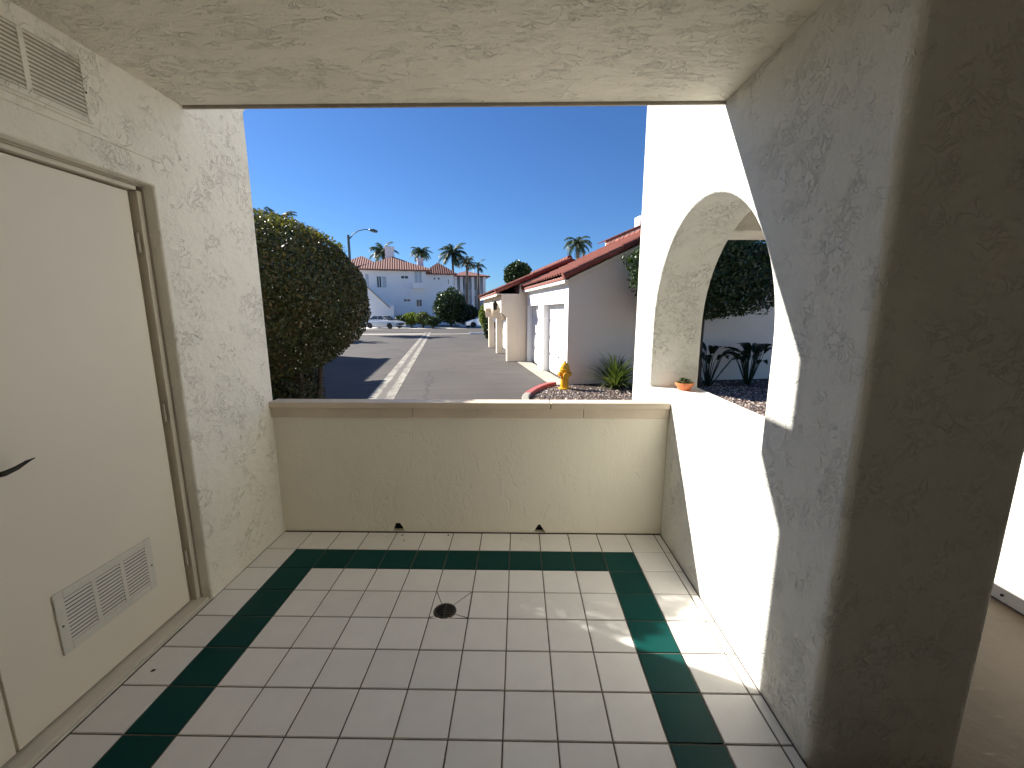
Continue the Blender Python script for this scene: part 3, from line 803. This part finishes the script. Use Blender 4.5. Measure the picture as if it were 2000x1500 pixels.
peb = pebble_field('gravel', reg, 15000, rng, W(0, 0, GZ), RA, .014, .042)
tag(peb, 'brown and grey river pebbles covering the planting bed', 'gravel', kind='stuff')

# hydrant
hu, hv = 2.86, 9.5
hy = Thing('fire_hydrant', 'yellow fire hydrant in the gravel beside the garage corner', 'fire hydrant', (hu, hv, GZ), road=True)
hz = GZ+.03
m = MB(); m.lathe([(.145, 0), (.15, .012), (.15, .035), (.10, .04), (.098, .055), (.095, .30), (.10, .40), (.108, .42), (.118, .425), (.118, .455), (.112, .46), (.112, .47)], 24, (hu, hv, hz)); hy.part('barrel', m, 'hydrant_paint', smooth=False)
m = MB(); m.lathe([(.125, .46), (.13, .468), (.13, .49), (.112, .495), (.105, .56), (.085, .61), (.05, .64), (.028, .648), (.028, .66), (.022, .665), (.020, .70), (.0, .70)], 24, (hu, hv, hz)); hy.part('bonnet', m, 'hydrant_paint')
m = MB(); m.lathe([(.055, -.15), (.062, -.148), (.062, -.12), (.05, -.115), (.05, .115), (.062, .12), (.062, .148), (.055, .15)], 16, (hu, hv, hz+.37), 'x')
m.lathe([(.018, -.185), (.018, -.15)], 5, (hu, hv, hz+.37), 'x'); m.lathe([(.018, .15), (.018, .185)], 5, (hu, hv, hz+.37), 'x'); hy.part('side_outlets', m, 'hydrant_paint')
m = MB(); m.lathe([(.02, -.195), (.02, -.165), (.075, -.162), (.078, -.13), (.06, -.125), (.06, 0)], 18, (hu, hv, hz+.35), 'y'); hy.part('pumper_outlet', m, 'hydrant_paint')

def blades(m, c, n, L0, L1, wid, rr, spread=1.1, droop=.5, seg=5, e0=.5, e1=1.45):
    """arching strap leaves from one crown"""
    for i in range(n):
        a = rr.random()*6.283; el = e0 + (e1-e0)*rr.random()**.8; L_ = rr.uniform(L0, L1)
        h = Vector((math.cos(a), math.sin(a), 0)); s = Vector((-h.y, h.x, 0)); p = Vector(c) + h*rr.uniform(0, .05)
        w_ = wid*rr.uniform(.7, 1.2); pts = []; ang = el
        for k in range(seg+1):
            t = k/seg; ww = w_*(1-.15*t)*(1 if t < .5 else (1-t)*2*.9+.08)
            pts += [p - s*ww/2, p + h*0 - Vector((0, 0, ww*.15)), p + s*ww/2]
            p = p + (h*math.cos(ang) + Vector((0, 0, math.sin(ang))))*(L_/seg); ang -= droop*rr.uniform(.6, 1.3)/seg*(1+t)
        fs = []
        for k in range(seg):
            b = k*3; fs += [(b, b+1, b+4, b+3), (b+1, b+2, b+5, b+4)]
        m.add(pts, fs)
rr = random.Random(21)
ag = Thing('strappy_plant', 'arching green strap leaved clump in the gravel against the garage wall', 'plant', (4.12, 9.4, GZ), road=True)
m = MB(); blades(m, (4.12, 9.4, GZ+.02), 190, .7, 1.15, .042, rr, droop=.8)
ag.part('leaves', m, 'leaf_strap')
m = MB(); blades(m, (4.12, 9.4, GZ+.02), 26, .35, .7, .03, rr, droop=1.6, e0=.3, e1=.9)
ag.part('dry_leaves', m, 'leaf_palmdry')
# small-leaved tree in front of the gable wall: its left edge beside the arched wall, the rest through the arch
tr = Thing('garden_tree', 'dark leafy small tree standing by the gable wall behind the arch', 'tree', (6.1, 9.0, GZ), road=True)
P, Nn = crown_points(rng, 22000, (2.2, .75, 1.12), 4., .16, 2.6, .4); P2, N2 = crown_points(rng, 4000, (1.5, .55, .7), 4., .1, 2.6, .9)
P = np.vstack([P, P2]) + np.array([.15, 0, 2.5-GZ]); Nn = np.vstack([Nn, N2])
link('crown', leaf_mesh('crown', P, .085, rng, .5, Nn), 'leaf_shrub', tr.o)
for pts in ([(6.1, 9.0, GZ), (6.05, 9.02, .6), (5.7, 9.05, 1.5), (5.0, 9.05, 2.2)], [(6.0, 9.0, GZ), (6.0, 9.02, .8), (6.08, 9.02, 1.7), (6.9, 9.0, 2.4)], [(6.1, 9.0, GZ), (6.1, 9.05, .9), (6.15, 9.05, 2.3)]):
    m = MB(); m.tube(pts, [.06, .05, .035, .02][:len(pts)] if len(pts) == 4 else [.06, .045, .02], 8); tr.part('trunk', m, 'bark', smooth=True)
# bird of paradise plants in its shade
def paddle_plant(label, u, v, n, h, seed):
    rr = random.Random(seed); t = Thing('paddle_leaf_plant', label, 'plant', (u, v, GZ), road=True, group='paddle leaved plants under the tree')
    st_ = MB(); lv = MB()
    for i in range(n):
        a = rr.random()*6.283; tilt = rr.uniform(.1, .55); L_ = h*rr.uniform(.55, .85)
        d = Vector((math.cos(a)*math.sin(tilt), math.sin(a)*math.sin(tilt), math.cos(tilt))); p0 = Vector((u, v, GZ)) + Vector((d.x, d.y, 0))*.1; p1 = p0+d*L_
        st_.tube([p0, p0.lerp(p1, .5)+Vector((0, 0, .02)), p1], [.014, .011, .008], 5)
        hd_ = Vector((math.cos(a), math.sin(a), 0)); s = Vector((-hd_.y, hd_.x, 0)); bl = h*rr.uniform(.35, .5); w_ = bl*.17; ang = 1.2-tilt; p = p1; pts = []
        for k in range(7):
            tt = k/6; ww = w_*math.sin(math.pi*(.08+.9*tt))
            pts += [p - s*ww + Vector((0, 0, ww*.5)), p, p + s*ww + Vector((0, 0, ww*.5))]
            p = p + (hd_*math.cos(ang)+Vector((0, 0, math.sin(ang))))*bl/6; ang -= .22
        lv.add(pts, [f for k in range(6) for f in ((k*3, k*3+1, k*3+4, k*3+3), (k*3+1, k*3+2, k*3+5, k*3+4))])
    t.part('stems', st_, 'leaf_dark'); t.part('leaves', lv, 'leaf_dark')
paddle_plant('left one of the dark paddle leaved plants seen through the arch', 6.55, 9.3, 16, 1.1, 3)
paddle_plant('denser dark paddle leaved plant at the right inside the arch view', 7.65, 9.25, 26, 1.15, 9)

# ------------------------------------------------------------------ far end of the street
HZ = 608.; 
class Cm:
    F = Vector((-math.sin(yaw)*math.cos(pch), math.cos(yaw)*math.cos(pch), -math.sin(pch))); R = Vector((math.cos(yaw), math.sin(yaw), 0))
    U = R.cross(F)
def at(x, y, D):
    """point of the place seen at photo pixel x, y at distance D along the porch axis"""
    r = Cm.F + Cm.R*((x-1000)/803) + Cm.U*((750-y)/803); r = r*(D/r.y); return Vector((r.x, r.y, r.z+1.585))

# apartment house: local frame faces the camera, x to the right, y away
def houseframe(px, D):
    p = at(px, 608, D); a = math.atan2(-p.x, p.y); return (p.x, p.y, GZ), a
S55 = 55/803*1.03
loc, ang = houseframe(790, 55)
def hx(px): return (px-790)*S55*1.0
def hzz(py): return (608-py)*S55 + 1.585 - GZ
hs = Thing('apartment_building', 'white two storey apartment house with red tiled hip roofs at the street end', 'building', loc, rz=ang)
def hip(m, x0, x1, y0, y1, z0, h, ov=.5, ridge='x', inset=None):
    x0 -= ov; x1 += ov; y0 -= ov; y1 += ov; wy = (y1-y0)/2; wx = (x1-x0)/2
    i = inset if inset is not None else min(wx, wy)*.98
    if ridge == 'x': r0, r1 = (x0+i, (y0+y1)/2, z0+h), (x1-i, (y0+y1)/2, z0+h)
    else: r0, r1 = ((x0+x1)/2, y0+i, z0+h), ((x0+x1)/2, y1-i, z0+h)
    v = [(x0,y0,z0),(x1,y0,z0),(x1,y1,z0),(x0,y1,z0), r0, r1, (x0,y0,z0-.14),(x1,y0,z0-.14),(x1,y1,z0-.14),(x0,y1,z0-.14)]
    f = [(0,1,5,4),(1,2,5),(2,3,4,5),(3,0,4)] if ridge == 'x' else [(0,1,4),(1,2,5,4),(2,3,5),(3,0,4,5)]
    m.add(v, f+[(0,6,7,1),(1,7,8,2),(2,8,9,3),(3,9,6,0),(9,8,7,6)])
    return r0, r1
def corrugate_rows(m, x0, x1, y, z, dy, dz, pitch=.34):
    x = x0
    while x < x1: m.tube([(x, y, z), (x, y+dy, z+dz)], .09, 5, cap=False); x += pitch
ev = hzz(533)
wl = MB()
wl.box(hx(640), hx(713), 1.6, 15, 0, hzz(541)-.15); 
wl.box(hx(712), hx(832), 0, 12, 0, ev-.15)
wl.box(hx(830)+.002, hx(887), 2.0, 12, 0, hzz(537))
hs.part('wall', wl, 'stucco_far')
rf = MB(); hip(rf, hx(642), hx(778), 1.4, 15, hzz(541), hzz(497)-hzz(541), .6)
hip(rf, hx(714), hx(832), 0, 12, ev, hzz(503)-ev, .6, 'y')
hip(rf, hx(832), hx(886), 2.0, 12, hzz(536), hzz(512)-hzz(536), .5, 'y')
ro = hs.part('roof', rf, 'roof_tile_far')
rows = MB()                                                # ridge and hip tiles
for a, b in (((hx(714)-.6, -.6, ev), ((hx(714)+hx(832))/2, 5.5, hzz(506))), ((hx(832)+.6, -.6, ev), ((hx(714)+hx(832))/2, 5.5, hzz(506)))):
    barrel_row(rows, (a[0], a[1], a[2]+.05), (b[0], b[1], b[2]+.05), .14, .5)
hs.part('ridge_tiles', rows, 'roof_tile_far', parent=ro)
for a, b, t_, dpt in ((758, 775, 486, 4.5), (820, 832, 503, 6.0)):
    m = MB(); m.box(hx(a), hx(b), dpt, dpt+1.1, ev-.3, hzz(t_)); m.box(hx(a)-.08, hx(b)+.08, dpt-.08, dpt+1.18, hzz(t_), hzz(t_)+.18)
    hs.part('chimney', m, 'stucco_far', parent=ro)
def window(x0, x1, ya, yb, yf=0, mat='glass_dark', fr=.07, split=True):
    X0, X1, Z1, Z0 = hx(x0), hx(x1), hzz(ya), hzz(yb)
    f = MB(); f.box(X0, X0+fr, yf-.05, yf+.02, Z0, Z1); f.box(X1-fr, X1, yf-.05, yf+.02, Z0, Z1); f.box(X0+fr, X1-fr, yf-.05, yf+.02, Z1-fr, Z1); f.box(X0+fr, X1-fr, yf-.05, yf+.02, Z0, Z0+fr)
    if split: xm = (X0+X1)/2; f.box(xm-fr/2, xm+fr/2, yf-.05, yf+.02, Z0+fr, Z1-fr)
    fo = hs.part('window', f, 'white_paint'); p = MB(); p.box(X0+fr*.5, X1-fr*.5, yf-.03, yf-.012, Z0+fr*.5, Z1-fr*.5); hs.part('pane', p, mat, parent=fo)
window(743, 752, 545, 566); window(752, 761, 545, 566, mat='window_blind', split=False)
window(810, 825, 534, 562, mat='window_blind')
window(812, 823, 586, 600); window(786, 800, 543, 549.5, split=True); window(789, 802, 585, 591)
window(847, 851.5, 543, 548, 2.0, split=False); window(855, 860, 543, 548, 2.0, split=False); window(875, 878, 546, 556, 2.0, split=False)
m = MB(); m.box(hx(724), hx(729.5), -.03, .0, hzz(572), hzz(542)); hs.part('door', m, 'window_blind')
# outside stair with sloping solid rail
m = MB(); m.prism([(hx(728), hzz(566)), (hx(764), hzz(601)), (hx(764), .0), (hx(728), .0)], 'y', -2.2, -.002)
stp = hs.part('stair', m, 'stucco_far')
m = MB(); m.tube([(hx(727), -2.25, hzz(565)), (hx(765), -2.25, hzz(602))], .10, 6); hs.part('stair_rail', m, 'frame_and_shade', parent=stp)
m = MB(); m.box(hx(764), hx(772), -2.2, -.4, 0, hzz(598)); hs.part('stair_newel', m, 'stucco_far', parent=stp)
m = MB(); m.box(hx(807), hx(829), -1.2, -.002, hzz(567), hzz(564)); m.box(hx(807), hx(829), -1.2, -1.1, hzz(564), hzz(557)); hs.part('balcony', m, 'stucco_far')
m = MB(); m.box(hx(807), hx(829), -1.5, -1.4, 0, hzz(603)); m.box(hx(828), hx(829.5), -1.4, -.002, 0, hzz(603)); hs.part('patio_wall', m, 'stucco_far')

# second, farther building with tall bays
loc, ang = houseframe(915, 68); S68 = 68/803*1.03
h2 = Thing('apartment_building', 'farther white apartment block with tall bays, right of the palms', 'building', loc, rz=ang+.1)
gx = lambda px: (px-915)*S68; gz = lambda py: (608-py)*S68 + 1.585 - GZ
m = MB(); m.box(gx(886), gx(949), 1, 12, 0, gz(541))
for k in range(6): x = gx(890+k*10.6); m.box(x, x+.42, -.1, .998, 0, gz(545))
h2.part('wall', m, 'stucco_far')
for k in range(5):
    x0, x1 = gx(890+k*10.6)+.6, gx(890+(k+1)*10.6)-.2
    for za, zb in ((548, 568), (580, 600)):
        m = MB(); m.box(x0, x1, .93, .99, gz(zb), gz(za)); fo = h2.part('window', m, 'glass_dark' if k % 2 else 'window_blind')
m = MB(); hip(m, gx(888), gx(949), 0, 12, gz(544), gz(529)-gz(544), .6); h2.part('roof', m, 'roof_tile_far')

# upper storey of the house behind the garages
uh = Thing('apartment_building', 'white two storey house whose red roof edge shows above the garage gable', 'building', (14, 25, GZ), road=True)
m = MB(); m.box(10.4, 19, 25.1, 30, GZ, 5.3); uh.part('wall', m, 'stucco_far')
m = MB(); m.prism([(9.95, 5.70), (13.4, 7.18), (17., 5.6), (17., 5.35), (13.4, 6.9), (9.95, 5.45)], 'y', 24.9, 25.1)
m.prism([(10.3, 5.42), (13.4, 6.74), (13.4, 6.2), (10.3, 4.8)], 'y', 25.0, 25.09); uh.part('rake_board', m, 'fascia_paint')
m = MB(); tiled_slope(m, (9.85, 24.8, 5.78), (9.85, 26.2, 5.78), (13.4, 26.2, 7.30), (13.4, 24.8, 7.30)); barrel_row(m, (9.85, 24.85, 5.74), (13.4, 24.85, 7.26), .1)
tiled_slope(m, (17., 24.8, 5.78), (17., 26.2, 5.78), (13.4, 26.2, 7.30), (13.4, 24.8, 7.30)); uh.part('roof', m, 'roof_tile')
m = MB(); m.box(12.6, 13.3, 26, 26.8, 6.3, 7.6); uh.part('chimney', m, 'stucco_far')

# ---- palms
def palm(name, label, px, py_crown, D, R, seed, trunk_to=GZ, fronds=26, mat='leaf_palm', droop=1.5, group='palm trees above the roofs', sparse=1.):
    rr = random.Random(seed); c = at(px, py_crown, D); t = Thing(name, label, 'palm tree', (c.x, c.y, GZ), group=group)
    m = MB(); k = 7; lean = rr.uniform(-.3, .3)
    H = c.z-GZ
    m.tube([(c.x+lean*(1-i/k)**2, c.y, GZ+H*i/k) for i in range(k+1)], [.24-.10*i/k for i in range(k)]+[.16], 10)
    t.part('trunk', m, 'palm_bark')
    m = MB()
    for i in range(fronds):
        a = i*2.399+rr.uniform(-.2, .2); el = 1.25 - 1.7*(i/fronds)**.9 + rr.uniform(-.15, .15); L_ = R*rr.uniform(.9, 1.15)
        h = Vector((math.cos(a), math.sin(a), 0)); s0 = Vector((-h.y, h.x, 0)); p = Vector(c); n = 12; ang = el; prev = None
        for k in range(n):
            t_ = k/n; d = h*math.cos(ang)+Vector((0, 0, math.sin(ang))); q = p + d*(L_/n)
            m.tube([p, q], [.03*(1-t_)+.008]*2, 4, cap=False) if k < n-2 else None
            ll = R*.34*math.sin(math.pi*(.12+.85*t_))
            up = d.cross(s0)*-1
            for sg in (-1, 1):
                for e in (0., .33, .66):
                    b = p.lerp(q, e); tip = b + s0*sg*ll*.75 + d*ll*.5 - Vector((0, 0, ll*rr.uniform(.25, .6)))
                    wv = d*.045*sparse*R/2
                    m.add([b-wv, b+wv, tip], [(0, 1, 2)])
            p = q; ang -= droop/n*(.6+t_)
    # the crown is shared by all fronds of this one palm
    me_o = build(m, 'crown', mat, t.o, t.off, fix=False)
    return t
palm('palm_tree', 'palm crown showing behind the white chimney on the left roof', 748, 491, 72, 2.7, 1)
palm('palm_tree', 'small palm crown above the roof between the two chimneys', 822, 493, 78, 2.2, 2)
palm('palm_tree', 'tallest palm with full crown and trunk above the low red roof', 884, 494, 62, 2.5, 3)
palm('palm_tree', 'pale yellowish palm just right of the full crowned palm', 912, 512, 60, 1.5, 4, mat='leaf_palmdry', fronds=20)
palm('palm_tree', 'thin small palm at the right end of the far roofs', 934, 520, 66, 1.5, 5, fronds=14)
palm('palm_tree', 'lone drooping palm above the garage roof', 1129, 476, 44, 1.75, 6, fronds=20, droop=2.0)

def tree(name, label, px, py0, py1, D, wpx, n, leaf, mat, seed, group=None, depth=.5, amp=.22):
    """leafy tree or bush: crown spans photo rows py0..py1 at distance D"""
    k = D/803*1.03; c = at(px, (py0+py1)/2, D); hh = (py1-py0)/2*k; ww = wpx/2*k
    t = Thing(name, label, 'tree' if 'tree' in name else 'bush', (c.x, c.y, GZ), group=group)
    P, Nn = crown_points(rng, n, (ww, ww*.9, hh), seed, amp, 2.4, depth)
    P = P[P[:, 2] > GZ+.02-c.z]
    P += np.array([0, 0, c.z-GZ])
    link('crown', leaf_mesh('crown', P, leaf, rng, .55), mat, t.o)
    m = MB()
    for j in range(3):
        a = j*2.1+seed; m.tube([(c.x, c.y, GZ), (c.x+.1*math.cos(a), c.y+.1*math.sin(a), (GZ+c.z)/2), (c.x+ww*.4*math.cos(a), c.y+ww*.4*math.sin(a), c.z+hh*.3)], [.09, .07, .03], 6)
    t.part('trunk', m, 'bark')
    return t
tree('bushy_tree', 'dark round tree top behind the far end of the garage roofs', 1011, 514, 560, 34, 52, 5000, .2, 'leaf_shrub', 2.)
tree('dark_bush', 'large dark bush in front of the far white building', 880, 568, 632, 50, 62, 9000, .22, 'leaf_shrub', 5.)
tree('dark_bush', 'low black green bush at the foot of the large bush, right side', 912, 596, 632, 50, 46, 5000, .2, 'leaf_dark', 6.)
tree('low_bush', 'yellow green low bush lit by the sun beside the silver car', 803, 611, 634, 49, 36, 3500, .16, 'leaf_lime', 8.)
tree('low_bush', 'second low sunlit bush, before the patio wall of the apartment house', 826, 610, 634, 48, 30, 3000, .16, 'leaf_strap', 9.)
tree('low_bush', 'small shaded bush between the silver car and the yellow green bush', 783, 616, 636, 48.5, 24, 1500, .16, 'leaf_shrub', 10.)
tree('low_bush', 'dark low bush on the street edge ahead of the pale kerb', 845, 618, 637, 46, 30, 2000, .16, 'leaf_shrub', 14.)
tree('garden_bush', 'yellow green bush between the white car and the garage front', 946, 596, 640, 36, 20, 2600, .13, 'leaf_lime', 11.)
tree('garden_bush', 'dark leafy bush right beside the far garage column', 953, 618, 664, 29, 15, 2200, .12, 'leaf_shrub', 12.)
palm('palm_tree', 'tall palm whose frond tips show over the clipped shrub', 540, 437, 36.5, 2.0, 8, fronds=24)
palm('palm_tree', 'palm hidden by the closet wall that throws a shadow on the road', 470, 482, 29.5, 1.7, 9, fronds=22)

# ---- street lamp
c = at(683, 505, 40); top = at(681, 459, 40)
sl = Thing('street_lamp', 'tall grey street lamp with a curved arm left of the apartment roof', 'street lamp', (c.x, c.y, GZ))
m = MB(); m.tube([(c.x, c.y, GZ), (c.x, c.y, GZ+.5), (c.x, c.y, top.z)], [.16, .13, .12], 12); m.lathe([(.24, GZ), (.24, GZ+.12), (.15, GZ+.2)], 12, (c.x, c.y, 0)); sl.part('pole', m, 'lamp_metal')
pts = [at(683, 466, 40), at(689, 458, 40), at(699, 451, 40), at(712, 448, 40), at(722, 449, 40)]
m = MB(); m.tube(pts, [.06, .05, .045, .04, .04], 8); sl.part('arm', m, 'lamp_metal', smooth=True)
e = at(729, 450.5, 40); m = MB()
d = (at(737, 453, 40)-at(720, 449, 40)).normalized(); a0 = e-d*.42
m.tube([a0, a0+d*.15, a0+d*.45, a0+d*.75, a0+d*.86], [.05, .12, .17, .12, .03], 10); hd_ = sl.part('lamp_head', m, 'lamp_metal', smooth=True)
m = MB(); m.lathe([(.10, -.07), (.12, 0), (.10, .02)], 12, (e.x, e.y, e.z-.10)); sl.part('lens', m, 'lamp_glass', parent=hd_)

# ---- cars
def car(label, paint, loc, rz, suv=False):
    t = Thing('parked_car', label, 'car', loc, rz=rz)
    b = MB(); hw = .88; H = .12 if suv else 0
    side = [(-2.2, .30), (-2.25, .55), (-2.2, .86+H), (-1.75, .95+H), (-.2, .98+H), (.95, .92+H), (1.75, .80+H*.6), (2.18, .66), (2.27, .45), (2.2, .25), (1.85, .22)]
    def arch(cx): return [(cx+.38*math.cos(q), .22+.40*math.sin(q)) for q in [math.pi*i/8 for i in range(9)]]
    low = arch(1.35) + [(.6, .2), (-.6, .2)] + arch(-1.40) + [(-1.9, .24)]
    poly = side + low
    ws = []
    n = len(poly)
    for sx, k in ((-1, -1), (-1, 1)): pass
    vs_ = [(x, -hw+(.08 if z > .8 else 0), z) for x, z in poly] + [(x, hw-(.08 if z > .8 else 0), z) for x, z in poly]
    b.add(vs_, [tuple(range(n))[::-1], tuple(range(n, 2*n))] + [(i, (i+1) % n, n+(i+1) % n, n+i) for i in range(n)])
    bo = build(b, 'body', paint, t.o, bevel=.03, seg=2)
    # greenhouse
    zt = 1.42+H*1.6; gb = [(-1.85 if suv else -1.6, .94+H), (-1.55 if suv else -1.05, zt-.04), (.15, zt-.04), (1.05, .93+H)]
    g = MB(); iw = .78; tw = .60
    g.add([(x, (-iw if z < 1.2 else -tw), z) for x, z in gb] + [(x, (iw if z < 1.2 else tw), z) for x, z in gb], [(0,1,2,3)[::-1], (4,5,6,7), (0,1,5,4), (1,2,6,5), (2,3,7,6), (3,0,4,7)])
    build(g, 'windows', 'glass_dark', t.o, bevel=.02)
    r = MB(); a, c_ = gb[1][0], gb[2][0]
    r.prism([(a-.08, zt-.06), (a+.1, zt), (c_-.15, zt+.01), (c_+.06, zt-.05)], 'y', -tw-.02, tw+.02); build(r, 'roof', paint, t.o, bevel=.02)
    for s in (-1, 1):
        for (x0_, z0_), (x1_, z1_) in ((gb[0], gb[1]), (gb[3], gb[2]), ((-.3, .95+H), (-.35, zt-.03))):
            p = MB(); p.tube([(x0_, s*iw, z0_), (x1_, s*tw, z1_)], .035, 6); build(p, 'pillar', paint, t.o)
        for wx in (1.35, -1.40):
            wm = MB(); y_ = s*.80; wm.lathe([(.24, y_-.1), (.32, y_-.1), (.335, y_-.06), (.335, y_+.06), (.32, y_+.1), (.24, y_+.1)], 20, (wx, 0, .335), 'y')
            wo_ = build(wm, 'wheel', 'rubber', t.o); rm = MB(); rm.lathe([(.05, y_+s*.095), (.225, y_+s*.09), (.225, y_-s*.05)], 16, (wx, 0, .335), 'y'); build(rm, 'rim', 'alloy', wo_)
        hl = MB(); hl.box(2.08, 2.23, min(s*.52, s*.82), max(s*.52, s*.82), .56, .70); build(hl, 'headlight', 'lamp_glass', t.o, bevel=.02)
        tl = MB(); tl.box(-2.27, -2.15, min(s*.55, s*.82), max(s*.55, s*.82), .66+H, .82+H); build(tl, 'tail_light', 'red_glass', t.o, bevel=.02)
        mi = MB(); mi.box(.62, .78, min(s*.86, s*1.02), max(s*.86, s*1.02), .95+H, 1.08+H); build(mi, 'mirror', paint, t.o, bevel=.03)
    gr = MB(); gr.box(2.2, 2.275, -.42, .42, .38, .56); build(gr, 'grille', 'black_metal', t.o, bevel=.01)
    return t
p = at(752, 640, 46.5); car('silver sedan parked beyond the clipped shrub, before the apartment house', 'car_silver', (p.x, p.y, GZ), rad(-22))
p = at(941, 633, 50); car('white car parked past the garage fronts on the right', 'car_white', (p.x, p.y, GZ), rad(205), True)

# kerbs and wheel stop at the far end
p = at(868, 632, 53)
m = MB(); m.box(-1.9, 1.9, -.6, .6, 0, .13); tag(build(m, 'pale_kerb', 'concrete_light', loc=(p.x, p.y, GZ), rz=.2, bevel=.02), 'pale sunlit concrete kerb below the large dark bush', 'kerb')
p = at(934, 651, 35)
m = MB(); m.prism([(-.1, 0), (.1, 0), (.07, .14), (-.07, .14)], 'x', -.75, .75); tag(build(m, 'wheel_stop', 'white_paint', loc=(p.x, p.y, GZ), rz=.15, bevel=.01), 'low white concrete wheel stop on the asphalt beside the far garages', 'wheel stop')
